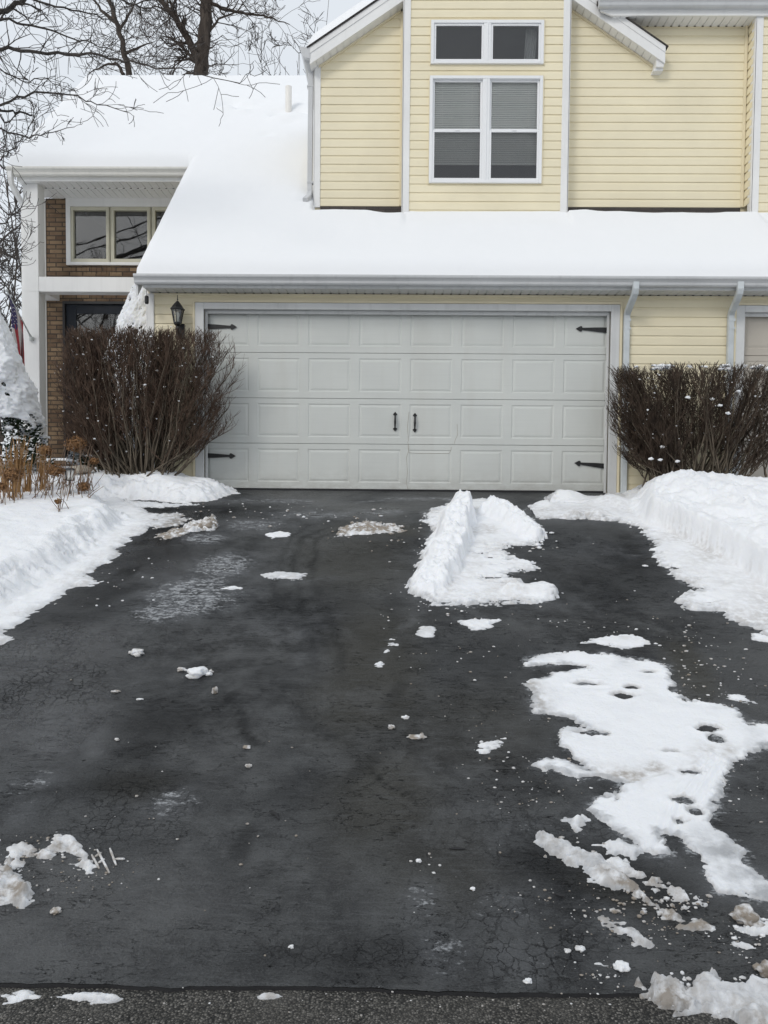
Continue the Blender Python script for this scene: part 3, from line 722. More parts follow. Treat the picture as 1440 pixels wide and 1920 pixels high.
def cp(pts, ox, oy, sc): return [(ox + a / sc, oy + b / sc) for a, b in pts]
PATCH = cp([(335, 215), (400, 165), (520, 155), (680, 150), (800, 175), (900, 190), (1000, 210), (1010, 280), (1040, 350), (1100, 375), (1230, 385), (1290, 410), (1330, 460), (1440, 480), (1600, 520), (1620, 590), (1440, 590), (1340, 625), (1290, 650), (1292, 700), (1250, 780), (1225, 860), (1180, 900), (1205, 955), (1255, 970), (1355, 1045), (1340, 1100), (1440, 1170), (1560, 1240), (1500, 1330), (1380, 1280), (1290, 1250), (1220, 1230), (1150, 1150), (1160, 1100), (1080, 1050), (1060, 1000), (960, 975), (1022, 1052), (1000, 1078), (920, 1060), (820, 1000), (720, 930), (630, 862), (655, 820), (760, 785), (830, 760), (730, 722), (660, 705), (590, 720), (540, 705), (460, 670), (380, 660), (480, 628), (560, 665), (655, 690), (600, 640), (500, 572), (490, 530), (520, 490), (612, 492), (560, 452), (480, 438), (370, 432), (360, 405), (380, 330), (345, 295), (420, 272), (500, 240), (600, 225), (560, 208), (440, 212)], 840, 1160, 2.4)
PG = gp(PATCH)
HOLES = [(630, 297, 42, 7), (825, 312, 24, 7), (783, 349, 44, 11), (1165, 495, 40, 14), (1205, 540, 32, 18), (1050, 820, 40, 16), (1112, 870, 34, 17), (1040, 915, 16, 8), (640, 515, 40, 6), (1085, 690, 28, 6), (905, 243, 22, 4), (1010, 600, 20, 4)]
def patch_h(X, Y):
    s = sdist(X, Y, PG) + ragged(X, Y, .030, 51, 1.6)
    s0 = s.copy()
    for cx, cy, rx, ry in HOLES:
        px, py = 840 + cx / 2.4, 1160 + cy / 2.4
        gx, gy = G(px, py); ex = abs(G(px + rx / 2.4, py)[0] - gx); ey = abs(G(px, py + ry / 2.4)[1] - gy)
        u = np.hypot((X - gx) / ex, (Y - gy) / ey) + .75 * fbm(X, Y, 15, 4, 53, .65)
        s = np.minimum(s, (u - 1.05) * min(ex, ey) * 1.0)
    s = s - .16 * np.clip(fbm(X, Y, 13, 4, 59, .6) - .16, 0, 1) * np.exp(-np.clip(s0, 0, 9) / .10)
    rim = .008 * np.exp(-((s - .02) / .015) ** 2) * np.clip(.4 + fbm(X, Y, 12, 3, 57), 0, 1)
    h = np.where(s > 0, .009 * sstep(0, .02, s) + .005 * sstep(.02, .2, s) + rim + .0035 * fbm(X, Y, 8, 4, 54) * sstep(0, .04, s), s)
    # raised rim along the folded edge and tyre marks
    dline, _ = lined(X, Y, gp(cp([(640, 830), (720, 790), (850, 760), (990, 720)], 840, 1160, 2.4)))
    h = np.where(s > 0, h + .012 * np.exp(-(dline / .018) ** 2), h)
    for L in ([(1180, 620), (1030, 800)], [(1210, 640), (1080, 810)], [(1240, 650), (1120, 830)], [(1000, 840), (930, 1040)], [(1040, 850), (1010, 980)]):
        dl, _ = lined(X, Y, gp(cp(L, 840, 1160, 2.4))); h = np.where(s > .01, h - .007 * np.exp(-(dl / .008) ** 2) + .004 * np.exp(-((dl - .02) / .008) ** 2), h)
    db, _ = lined(X, Y, gp(cp([(650, 700), (850, 715), (1000, 660), (1150, 620), (1300, 590)], 840, 1160, 2.4)))
    dirt = .55 * np.exp(-(db / .06) ** 2) * np.clip(.5 + fbm(X, Y, 10, 4, 55), 0, 1)
    d0, _ = lined(X, Y, gp(cp([(370, 300), (420, 410)], 840, 1160, 2.4))); dirt = np.maximum(dirt, .45 * np.exp(-(d0 / .06) ** 2))
    dirt = np.maximum(dirt, .35 * (1 - sstep(0, .02, s)))
    i0, _ = lined(X, Y, gp(cp([(1250, 1060), (1420, 1230)], 840, 1160, 2.4)))
    ice = .9 * np.exp(-(i0 / .13) ** 2)
    ice = np.maximum(ice, 1.0 * (1 - sstep(.0, .045, s0 + .03 * fbm(X, Y, 9, 3, 58))))
    ice = np.maximum(ice, .7 * (1 - sstep(.0, .012, s)))
    ice = np.maximum(ice, .75 * np.clip(fbm(X, Y, 5, 4, 60) * 2.2 - .15, 0, 1) * np.exp(-np.clip(s0, 0, 9) / .12))
    return np.where((s > 0) & (h < .003), .003, h), dirt, ice
snow_obj('snow_patch', pbounds(PG, .05), .0065, patch_h, label='large flat patch of thin packed snow with dark bare holes, lower right of the driveway', cat='snow patch')

# --- smaller patches and slush
def small_patch(pts, thick, seed, label, dirt=.2, ice=0., rough=.5, cell=.007, name='snow_patch', group=None, jag=1.0, lump=0.0):
    pg = gp(pts)
    def hf(X, Y):
        s = sdist(X, Y, pg) + ragged(X, Y, .030 * jag, seed, 2.0) - .004
        n = fbm(X, Y, 22, 4, seed + 2)
        h = np.where(s > 0, thick * sstep(0, .03, s) * (1 + rough * n) + lump * np.maximum(fbm(X, Y, 40, 4, seed + 5, .65) * 1.5, 0) * sstep(0, .02, s) + .002, s)
        d = dirt * np.clip(.7 + fbm(X, Y, 8, 3, seed + 3), 0, 1.3)
        return h, d, np.maximum(ice + 0 * X, .8 * (1 - sstep(0, .022, s + .015 * fbm(X, Y, 14, 3, seed + 8))))
    return snow_obj(name, pbounds(pg, .05), cell, hf, label=label, cat='slush' if dirt > .5 else 'snow patch', group=group)
c2 = lambda p: cp(p, 840, 1160, 2.4)
c3 = lambda p: cp(p, 840, 1500, 2.4)
c4 = lambda p: cp(p, 0, 1480, 2.4)
small_patch(c2([(600, 108), (700, 78), (830, 66), (890, 92), (945, 115), (880, 132), (780, 136), (680, 120)]), .010, 61, 'oval white snow scrap just above the large patch with the bare holes', .15)
small_patch(c2([(50, 15), (130, 5), (225, 8), (200, 20), (190, 46), (110, 50), (60, 35)]), .008, 62, 'ragged white scrap of snow between the tall ridge and the large patch', .1)
small_patch(c2([(1230, 340), (1320, 345), (1395, 382), (1290, 378)]), .010, 63, 'short white scrap of snow at the far right tip of the large patch', .2)
small_patch(c2([(410, 952), (500, 983), (620, 1036), (725, 1088), (790, 1110), (760, 1130), (700, 1118), (560, 1108), (480, 1070), (390, 1005)]), .020, 64, 'long grey icy slab lying left of the tail of the large snow patch', .35, .55, .9, lump=.010)
small_patch(c2([(675, 1018), (770, 988), (875, 1047), (850, 1088), (740, 1066)]), .018, 65, 'small white slab of snow beside the grey icy slab', .15, .2, .9, lump=.01)
small_patch(c2([(600, 1128), (700, 1128), (780, 1162), (830, 1196), (950, 1256), (1020, 1300), (980, 1300), (880, 1262), (700, 1192)]), .012, 66, 'tan streak of dirty slush below the grey icy slab', .95, .1, 1.3, name='slush_streak', jag=1.4, lump=.010)
small_patch(c2([(730, 1105), (850, 1130), (960, 1185), (1060, 1235), (1110, 1265), (1040, 1262), (930, 1215), (820, 1165)]), .012, 166, 'broken line of white crumbs trailing right from the grey icy slab', .5, .1, 1.5, name='slush_streak', jag=2.2, lump=.010)
small_patch(c2([(538, 912), (600, 885), (628, 905), (580, 946)]), .018, 67, 'small tan lump of slush left of the lower tail of the large patch', .7, .0, 1., name='slush_lump', lump=.01)
small_patch(c3([(790, 385), (880, 420), (960, 470), (1080, 535), (1200, 568), (1180, 582), (1060, 560), (930, 500), (850, 440)]), .010, 68, 'long thin tan streak of slush curving across the lower right asphalt', .95, .1, 1.3, name='slush_streak', jag=1.4, lump=.008)
small_patch(c3([(670, 508), (730, 540), (830, 590), (875, 620), (945, 662), (930, 682), (850, 650), (800, 600), (700, 548)]), .009, 69, 'short streak of grey slush low on the right near the road edge', .45, .3, 1.2, name='slush_streak', jag=1.3, lump=.006)
small_patch(c3([(1190, 612), (1300, 634), (1440, 676), (1500, 700), (1440, 692), (1290, 655)]), .010, 70, 'thin white streak of snow near the right edge below the tan boulder of slush', .3, .1, 1.2, name='slush_streak', lump=.006)
small_patch(c3([(650, 735), (700, 722), (760, 718), (720, 745), (655, 745)]), .010, 71, 'little white snow scrap with a round lump beside it, lower right', .1)
small_patch(c3([(890, 850), (940, 822), (1080, 832), (1090, 765), (1200, 795), (1280, 842), (1350, 815), (1440, 806), (1600, 800), (1600, 1100), (1300, 1010), (1200, 965), (1090, 935), (960, 920)]), .030, 72, 'lumpy heap of dirty ploughed snow on the road edge at the lower right', .75, .35, .7, .006, 'snow_heap', lump=.010, jag=1.8)
small_patch(c3([(1280, 590), (1300, 560), (1360, 560), (1440, 540), (1500, 560), (1500, 610), (1390, 625)]), .018, 73, 'white crumbled snow around the tan boulder of slush at the right edge', .1, .1, 1., lump=.015)
small_patch(c4([(205, 195), (262, 184), (342, 214), (372, 262), (435, 322), (432, 372), (385, 388), (345, 310), (305, 262), (250, 290), (200, 322), (155, 316), (160, 282), (240, 250), (212, 222)]), .014, 74, 'crooked hook of grey slush pressed by a tyre, lower left', .55, .1, .9, name='slush_patch', lump=.012)
small_patch(c4([(0, 352), (50, 308), (80, 340), (112, 432), (142, 500), (120, 546), (50, 552), (-60, 535), (-60, 360)]), .032, 75, 'thick lump of grey slush at the lower left edge of the photo', .55, .1, .9, name='slush_patch', lump=.022)
small_patch(c4([(-40, 190), (30, 200), (60, 245), (130, 262), (140, 290), (100, 290), (70, 330), (45, 300), (0, 250), (-40, 250)]), .012, 76, 'ragged grey slush trail above the thick lump at the lower left', .6, .2, 1.3, name='slush_patch', jag=1.6, lump=.012)
small_patch([(640, 990), (690, 978), (735, 985), (762, 996), (730, 1000), (660, 1004), (630, 1006)], .008, 77, 'low tan lump of sandy slush in the middle of the drive near the garage', 1.2, .0, 1.6, cell=.012, name='slush_patch', jag=2.6, lump=.02)
small_patch([(345, 988), (360, 980), (400, 972), (410, 985), (400, 994), (372, 998), (345, 1000)], .03, 78, 'tan slush smear at the left around the upright brown chunk', 1.0, .0, 1.2, cell=.012, name='slush_patch', jag=1.8, lump=.02)
small_patch([(240, 972), (275, 966), (330, 962), (345, 972), (330, 985), (290, 990), (250, 984)], .008, 79, 'thin grey slush smear on the wet dark asphalt beside the left snow', .7, .4, 1.6, cell=.012, name='slush_patch', jag=2.6)
small_patch([(500, 1003), (520, 998), (545, 1000), (540, 1008), (512, 1009)], .012, 80, 'small white snow scrap alone left of the middle, nearest the sandy slush', .05, cell=.01)
small_patch([(300, 1002), (350, 985), (385, 978), (350, 1000), (310, 1012)], .010, 183, 'brown grit smear on the darkest wet asphalt below the upright brown chunk', 1., .0, 1.5, cell=.012, name='slush_patch', jag=2.6)
small_patch([(490, 1078), (530, 1073), (575, 1076), (560, 1083), (500, 1085)], .006, 81, 'thin white streak of frost left of the middle of the drive', .2, .4, cell=.01, jag=1.6)
small_patch([(418, 1104), (440, 1099), (458, 1103), (440, 1108)], .010, 82, 'tiny white snow scrap at the end of the frosty stain', .05, cell=.008)
small_patch([(705, 1248), (715, 1225), (738, 1200), (748, 1202), (730, 1222), (715, 1252)], .006, 83, 'thin diagonal streak of snow crumbs in the middle of the drive', .1, .1, 1.5, name='snow_streak', jag=1.6)
small_patch([(780, 1185), (790, 1176), (812, 1176), (814, 1192), (795, 1197)], .008, 84, 'small thin scrap of snow below the front end of the tall ridge', .2, .3)
small_patch([(1400, 1182), (1450, 1194), (1480, 1210), (1440, 1206), (1410, 1200)], .010, 85, 'thin strip of snow just off the tip of the right bank', .15)
small_patch([(235, 941), (300, 944), (380, 946), (300, 951), (250, 950)], .014, 86, 'long thin strip of snow across the dark asphalt in front of the left shrub', .1, .2, 1.0, cell=.012, jag=2.)
small_patch([(890, 1392), (915, 1384), (932, 1392), (925, 1404), (900, 1406)], .007, 87, 'cluster of white snow crumbs left of the large patch', .1, .1, 1.6, jag=2.)
small_patch([(1002, 1430), (1012, 1425), (1030, 1437), (1020, 1442)], .008, 187, 'tiny tan smear touching the left tail of the large patch', .7, 0, 1.2, name='slush_lump')
for pts, sd_, lb in (([(10, 1862), (60, 1857), (70, 1863), (30, 1868)], 88, 'thin white crust of snow on the road edge at the far left'),
                   ([(105, 1862), (150, 1858), (245, 1866), (200, 1872), (140, 1870)], 89, 'thin white crust of snow on the road edge, second from the left'),
                   ([(488, 1862), (508, 1855), (532, 1862), (515, 1868)], 90, 'small white crust of snow on the road edge below the middle'),
                   ([(742, 1862), (765, 1858), (790, 1864), (765, 1867)], 91, 'thin crust of snow on the road edge, right of the middle')):
    small_patch(pts, .012, sd_, lb, .4, .1, 1., cell=.006, name='snow_crust', lump=.01)
# tyre tread bars pressed into the slush
mb = MB()
for a, b_ in (((178, 1608), (190, 1600)), ((184, 1620), (196, 1612)), ((182, 1594), (205, 1638)), ((206, 1592), (218, 1624)), ((216, 1612), (234, 1612)), ((172, 1604), (186, 1630))):
    p, q = G(*a), G(*b_)
    mid = [(p[0] + (q[0] - p[0]) * t, p[1] + (q[1] - p[1]) * t) for t in (0, .25, .5, .75, 1)]
    mb.tube([(x, y, float(zd(y)) + .003) for x, y in mid], [.003, .005, .0045, .005, .003], 6)
o = mb.build('slush_tread', M['snow'], smooth=True, loc=(*G(200, 1612), .1)); attr_set(o.data, 'dirt', [.55] * len(o.data.vertices)); attr_set(o.data, 'ice', [0] * len(o.data.vertices))
tag(o, 'criss-cross bars of grey slush left by a tyre tread, lower left', 'slush')

# frost film on the asphalt round the edges of the snow
for poly, w, amt in ((PG, .05, .85), (RDG, .07, .8), (THIN, .08, .75), (LAWN, .05, .6)):
    sd0 = sdist(Xd, Yd, poly) + .05 * fbm(Xd, Yd, 5, 4, 91)
    saltd = np.maximum(saltd, amt * np.exp(-np.clip(-sd0, 0, 9) / w) * (sd0 < .2))
drive.data.attributes['salt'].data.foreach_set('value', saltd.astype(np.float32).ravel())

# --- chunks of ice and crumbs
_ico = {}
def ico(sub):
    if sub not in _ico:
        bm = bmesh.new(); bmesh.ops.create_icosphere(bm, subdivisions=sub, radius=1)
        _ico[sub] = ([v.co.copy() for v in bm.verts], [tuple(v.index for v in f.verts) for f in bm.faces]); bm.free()
    return _ico[sub]
from mathutils import noise as mn
def rock(mb, c, r, seed, sq=(1, 1, .7), sub=2, amp=.35):
    vs, fs = ico(sub); off = Vector((seed * 3.7, seed * 1.3, seed * 2.1))
    out = []
    for v in vs:
        k = 1 + amp * mn.fractal(v * 1.3 + off, 1.0, 2.0, 3) * 1.6
        out.append((c[0] + v.x * k * r * sq[0], c[1] + v.y * k * r * sq[1], c[2] + v.z * k * r * sq[2]))
    mb.add(out, fs)
def chunk(px, py, wpx, label, dirt=0., parts=None, sq=(1, .8, .6), seed=1, name='ice_chunk'):
    gx, gy = G(px, py); r = wpx / 2 / F * math.hypot(gy, 1.0)
    mb = MB(); z = float(zd(gy)); rnd = random.Random(seed)
    rock(mb, (gx, gy, z + r * sq[2] * .6), r, seed, sq, 3)
    for k in range(parts or 0):
        a = rnd.uniform(0, 6.28); q = r * rnd.uniform(.7, 1.25); rr = r * rnd.uniform(.25, .5)
        rock(mb, (gx + q * math.cos(a), gy + q * math.sin(a) * .7, float(zd(gy + q * math.sin(a) * .7)) + rr * .4), rr, seed + k + 5, (1, 1, .7), 2)
    o = mb.build(name, M['snow'], smooth=True, loc=(gx, gy, z))
    attr_set(o.data, 'dirt', [dirt] * len(o.data.vertices)); attr_set(o.data, 'ice', [0] * len(o.data.vertices))
    tag(o, label, 'ice chunk')
chunk(370, 1266, 36, 'largest white snow chunk alone on the left half of the driveway', .0, 3, (1, .8, .55), 3)
chunk(394, 1262, 13, 'small grey pebble of ice touching the right side of the white chunk', .6, 0, (1, .8, .6), 4)
chunk(342, 1257, 13, 'small grey pebble of ice trailing left of the white chunk', .5, 2, (1, .8, .6), 5)
chunk(258, 1226, 25, 'pale crumbled snow lump upper left of the white chunk', .3, 4, (1, .8, .45), 6)
chunk(403, 1300, 15, 'upright tan ice chunk just below the white chunk', .75, 1, (.7, .7, 1.0), 7)
chunk(388, 992, 30, 'brown sandy ice chunk standing in the slush near the left shrub', .9, 3, (1.1, .7, .75), 8)
chunk(220, 1388, 10, 'little grey ice pebble at the left, below the pale lump', .5, 0, (1, .8, .5), 9)
chunk(262, 1312, 9, 'small flat white ice flake between the pale lump and the grey pebble', .2, 1, (1.3, .8, .4), 10)
chunk(216, 1298, 14, 'flat grey ice flake at the left under the pale lump', .6, 0, (1.2, .6, .35), 19)
chunk(466, 1438, 12, 'rounded grey ice pebble left of the middle', .6, 0, (1, .9, .6), 11)
chunk(462, 1402, 13, 'flat grey ice pebble above the rounded one', .7, 0, (1.2, .8, .4), 12)
chunk(734, 1366, 12, 'tan ice pebble in the middle of the drive', .7, 1, (1, .8, .7), 13)
chunk(760, 1347, 12, 'grey ice pebble just above the tan one in the middle', .5, 1, (1, .8, .6), 14)
chunk(782, 1383, 26, 'flat tan flake of slush right of the tan pebble', .7, 2, (1.3, .7, .2), 15)
chunk(1166, 1816, 24, 'round white snow lump low on the right near the road edge', .0, 3, (1, .9, .6), 16)
chunk(1088, 1781, 17, 'small pale ice lump left of the round white one', .3, 0, (1, .8, .5), 17)
chunk(1064, 1784, 12, 'small grey ice lump, leftmost of the three low on the right', .5, 0, (1, .8, .4), 18)
chunk(1395, 1728, 46, 'big tan boulder of slush at the right edge of the driveway', .85, 3, (1, .8, .65), 20)
chunk(990, 1842, 14, 'white snow lump right at the broken edge of the driveway', .0, 2, (1, .8, .6), 21)
chunk(785, 1616, 10, 'white ice crumb alone in the lower middle', .0, 2, (1, .8, .6), 22)
chunk(887, 1668, 9, 'single white ice crumb right of the lower middle', .0, 0, (1, .8, .6), 23)
chunk(546, 1777, 9, 'white square pebble of ice in the lower middle left of the stain', .0, 0, (1, .8, .7), 24)
chunk(1440, 1826, 34, 'tan slush boulder cut by the right edge at the bottom', .8, 2, (1, .8, .8), 25)
chunk(105, 1711, 18, 'dark grey lump below the thick slush at the lower left', .9, 1, (1, .8, .6), 26)
rnd = random.Random(5)
mb = MB(); dirtv = []
def crumb(px, py, rpx, d):
    gx, gy = G(px, py); r = rpx / F * gy * 1.05
    n0 = len(mb.v); rock(mb, (gx, gy, float(zd(gy)) + r * .3), r, rnd.random() * 50, (rnd.uniform(.7, 1.4), rnd.uniform(.6, 1.), rnd.uniform(.4, .7)), 1, .3)
    dirtv.extend([d] * (len(mb.v) - n0))
areas = [(1100, 1700, 150, 70, 110, .7), (1250, 1740, 130, 60, 80, .7), (1000, 1480, 110, 60, 60, .3), (900, 1350, 160, 130, 45, .6), (860, 1180, 140, 70, 40, .1), (1180, 1190, 160, 50, 60, .2),
         (150, 1640, 90, 35, 60, .7), (60, 1590, 70, 30, 40, .6), (800, 1120, 60, 40, 40, .05), (700, 1000, 90, 25, 50, .8), (1350, 1260, 90, 90, 60, .2), (250, 1090, 120, 50, 40, .1), (500, 960, 240, 20, 60, .1),
         (1290, 1240, 30, 110, 60, .5), (450, 1500, 400, 250, 40, .9), (1130, 1830, 60, 20, 40, .2), (800, 1640, 50, 40, 14, .1), (720, 1880, 700, 25, 60, .2), (1400, 1760, 60, 40, 60, .3), (1380, 1420, 60, 120, 40, .2), (790, 1030, 20, 70, 30, .0), (1000, 1020, 60, 60, 20, .1)]
for cx, cy, sx, sy, n, d in areas:
    for k in range(n):
        x, y = rnd.gauss(cx, sx * .6), rnd.gauss(cy, sy * .6)
        if y < 940 or y > 1915: continue
        crumb(x, y, rnd.choice((.8, 1.0, 1.2, 1.5, 1.8, 2.2, 3.2)), min(1, max(0, rnd.gauss(d + .35, .25))))
for cx, cy, sx, sy, n, d in ((1260, 1850, 40, 20, 60, .1), (1340, 1870, 90, 30, 90, .3), (1420, 1740, 30, 20, 30, .0), (840, 1090, 35, 25, 40, -.3), (865, 1000, 18, 40, 30, -.35), (1000, 1010, 25, 15, 16, -.3), (1020, 1115, 20, 10, 16, -.3), (40, 1650, 40, 40, 30, .8), (110, 1600, 50, 20, 25, .8), (1200, 1700, 90, 25, 30, .8), (1060, 1590, 50, 30, 12, .7), (700, 992, 50, 8, 40, .7), (385, 985, 25, 8, 24, .7), (1280, 1690, 60, 20, 18, .6), (1200, 985, 30, 14, 20, -.3), (1320, 1060, 90, 20, 40, -.2)):
    for k in range(n):
        x, y = rnd.gauss(cx, sx * .6), rnd.gauss(cy, sy * .6)
        crumb(x, y, rnd.choice((2., 2.6, 3.4, 4.5, 6.)), d)
o = mb.build('ice_crumbs', M['snow'], smooth=True); attr_set(o.data, 'dirt', dirtv); attr_set(o.data, 'ice', [0] * len(dirtv))
tag(o, 'scattered white and grey crumbs of snow and ice on the asphalt', 'ice crumbs', kind='stuff')
# dark potholes / open cracks in the seal coat
for pts, lb in (([(505, 1522), (517, 1527), (523, 1538)], 'short black open crack in the asphalt left of the middle, lower half'), ([(842, 1593), (856, 1592), (872, 1594)], 'small black pit in the asphalt right of the middle, lower half'), ([(1040, 1678), (1050, 1680), (1060, 1683)], 'small black pit in the asphalt above the grey slush streak')):
    mbp = MB(); P3 = [G(*p) for p in pts]
    mbp.tube([(x, y, float(zd(y)) + .0005) for x, y in P3], [.003, .009, .002], 6)
    for v in range(len(mbp.v)): 
        x, y, z = mbp.v[v]; mbp.v[v] = (x, y, float(zd(y)) + max(-.001, min(.002, z - float(zd(y)))) + .004)
    o = mbp.build('asphalt_crack', M['dark'], loc=(*P3[1], 0.)); tag(o, lb, 'crack')

# ================================================================== THE HOUSE
YG, YD = 9.0, 9.1          # garage wall and garage door leaf
YF, YI = 9.85, 10.05       # upper front wall (bump-out) and recessed walls
GZ = 1.47
house = empty('house', (0, YG, GZ), 'cream sided town house with white garage doors, brick porch and deep snow on its roofs', 'house')
H = lambda mb, name, mat, parent=None, **k: mb.build(name, mat, parent or house, **k)
C = .108
def siding(mb, x0, x1, z0, z1, Yw, holes=(), lim=None, base=0.0):
    """stepped clapboard courses facing -Y"""
    k0 = math.floor((z0 - base) / C); k1 = math.ceil((z1 - base) / C)
    for k in range(k0, k1):
        zb = base + k * C
        cuts = sorted(set([max(z0, zb), min(z1, zb + C)] + [c for c in (zb + .70 * C, zb + .92 * C) if z0 < c < z1] + [z for h in holes for z in (h[2], h[3]) if zb < z < zb + C and z0 < z < z1]))
        def yy(z):
            t = (z - zb) / C
            return Yw - float(np.interp(t, [0, .70, .92, 1], [.013, .011, .004, .003]))
        for a, b_ in zip(cuts[:-1], cuts[1:]):
            if b_ - a < 1e-5: continue
            m = (a + b_) / 2
            la, ra = (x0, x1) if lim is None else lim(a); lb, rb = (x0, x1) if lim is None else lim(b_)
            ints = [(x0, x1)]
            for hx0, hx1, hz0, hz1 in holes:
                if hz0 < m < hz1:
                    nn = []
                    for i0, i1 in ints:
                        if hx1 <= i0 or hx0 >= i1: nn.append((i0, i1)); continue
                        if hx0 > i0: nn.append((i0, hx0))
                        if hx1 < i1: nn.append((hx1, i1))
                    ints = nn
            for i0, i1 in ints:
                A0, A1, B0, B1 = max(i0, la), min(i1, ra), max(i0, lb), min(i1, rb)
                if A1 <= A0 and B1 <= B0: continue
                A1 = max(A0, A1); B1 = max(B0, B1)
                if B1 <= B0: B0 = B1 = min(max(B0, A0), A1)
                mb.quad((A0, yy(a), a), (A1, yy(a), a), (B1, yy(b_), b_), (B0, yy(b_), b_))
                if a == zb: mb.quad((A0, Yw - .003, a), (A1, Yw - .003, a), (A1, yy(a), a), (A0, yy(a), a))

# ---- garage storey
xL = PX(277, 700, YG); xTL = PX(367, 700, YG); xDL = PX(383, 700, YD); xDR = PX(1141, 700, YD); xTR = PX(1159, 700, YG)
zSof = PZ(780, 553, YG); zHead = PZ(760, 570, YG); zDT = PZ(760, 583, YD)
x2L = PX(1376, 700, YG); x2D = PX(1389, 700, YD)
XR = 9.0
mb = MB()
siding(mb, xL + .08, xTL - .03, GZ - .05, zSof, YG, base=GZ)
siding(mb, xTL - .03, xTR + .04, zHead + .035, zSof, YG, base=GZ)
siding(mb, xTR + .04, x2L - .03, GZ - .05, zSof, YG, base=GZ)
siding(mb, x2L - .03, XR, zHead + .035, zSof, YG, base=GZ)
H(mb, 'siding', M['siding'])
mb = MB()   # solid wall behind the siding and the garage side wall
mb.box(xL + .01, xTL + .10, YG + .002, YG + .12, GZ - .1, zSof + .3); mb.box(xTR - .10, x2L + .08, YG + .002, YG + .12, GZ - .1, zSof + .3)
mb.box(xTL, XR, YG + .003, YG + .12, zHead + .01, zSof + .29)
mb.prismX([(YG + .12, GZ - .1), (11.76, GZ - .1), (11.76, zSof + 2.15), (11.1, zSof + 2.0), (YG + .12, zSof + .2)], xL + .012, xL + .11)
H(mb, 'wall', M['beige_trim'])
mb = MB(); mb.box(xL, xL + .085, YG - .03, YG + .002, GZ - .05, zSof - .004); mb.box(xL - .006, xL + .01, YG - .03, YG + .1, GZ - .05, zSof - .004)
H(mb, 'corner_board', M['trim'], bevel=.004)
mb = MB(); mb.box(xL + .1, xTL, YG - .012, YG + .02, GZ - .16, GZ + .03)
H(mb, 'foundation', M['concrete'])
# door casings
def casing(xa, xb, name='door_casing'):
    mb = MB(); w = .10
    mb.box(xa, xa + w, YG - .03, YG + .02, GZ - .02, zHead); mb.box(xb - w, xb, YG - .03, YG + .02, GZ - .02, zHead)
    mb.box(xa + w, xb - w, YG - .03, YG + .02, zHead - .075, zHead)
    mb.box(xa + w - .012, xa + w + .0, YG + .02, YD - .004, GZ, zHead - .07)
    mb.box(xb - w, xb - w + .012, YG + .02, YD - .004, GZ, zHead - .07)
    mb.box(xa + w, xb - w, YG + .02, YD + .02, zHead - .073, zHead - .055)
    mb.box(xa + w, xa + w + .028, YG + .035, YG + .06, GZ, zHead - .075); mb.box(xb - w - .028, xb - w, YG + .035, YG + .06, GZ, zHead - .075)
    mb.box(xa + w + .028, xb - w - .028, YG + .035, YG + .06, zHead - .115, zHead - .075)
    H(mb, name, M['trim_grey'], bevel=.003)
    mb = MB(); mb.box(xa - .03, xa - .002, YG - .034, YG, GZ, zHead + .03); mb.box(xb + .002, xb + .03, YG - .034, YG, GZ, zHead + .03)
    mb.box(xa - .002, xb + .002, YG - .034, YG, zHead + .003, zHead + .03)
    H(mb, 'casing_channel', M['beige_trim'], bevel=.002)
casing(xTL, xTR)
casing(x2L, x2L + 5.1)
def panel_door(xa, xb, za, zb, mat, name, cols=8, rows=4):
    d = empty.__wrapped__ if False else None
    mb = MB()
    rh = (zb - za) / rows; g = .003
    for r in range(rows):
        z0, z1 = za + r * rh + g, za + (r + 1) * rh - g
        pitch = (xb - xa) / cols
        for c in range(cols):
            a, b_ = xa + c * pitch, xa + (c + 1) * pitch
            # nested rings: flat rail, groove, raised field
            ix = .050; izb = .075; izt = .060
            rings = [((a, b_, z0, z1), YD)]
            q = (a + ix, b_ - ix, z0 + izb, z1 - izt); rings.append((q, YD))
            for off, y in ((.012, YD + .006), (.018, YD + .006), (.040, YD + .001)):
                rings.append(((q[0] + off, q[1] - off, q[2] + off, q[3] - off), y))
            pts = []
            for (u0, u1, w0, w1), y in rings: pts += [(u0, y, w0), (u1, y, w0), (u1, y, w1), (u0, y, w1)]
            fs = []
            for i in range(len(rings) - 1):
                for k in range(4): fs.append((i * 4 + k, i * 4 + (k + 1) % 4, i * 4 + 4 + (k + 1) % 4, i * 4 + 4 + k))
            n = (len(rings) - 1) * 4; fs.append((n, n + 1, n + 2, n + 3)); mb.add(pts, fs)
        mb.quad((xa, YD, z1), (xb, YD, z1), (xb, YD + .02, z1 + g), (xa, YD + .02, z1 + g))
        mb.quad((xa, YD + .02, z0 - g), (xb, YD + .02, z0 - g), (xb, YD, z0), (xa, YD, z0))
    mb.box(xa, xb, YD + .022, YD + .05, za, zb)
    return H(mb, name, mat)
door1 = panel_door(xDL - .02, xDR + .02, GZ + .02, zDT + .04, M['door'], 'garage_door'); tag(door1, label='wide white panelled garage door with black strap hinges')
door2 = panel_door(x2D - .02, x2D + 4.86, GZ + .02, zDT + .04, M['tan_door'], 'garage_door'); tag(door2, label='tan panelled garage door cut by the right edge')
for d_, xa, xb in ((door1, xDL - .02, xDR + .02), (door2, x2D - .02, x2D + 4.86)):
    mb = MB(); mb.box(xa, xb, YD - .006, YD + .03, GZ - .004, GZ + .019); mb.build('bottom_seal', M['dark'], d_)
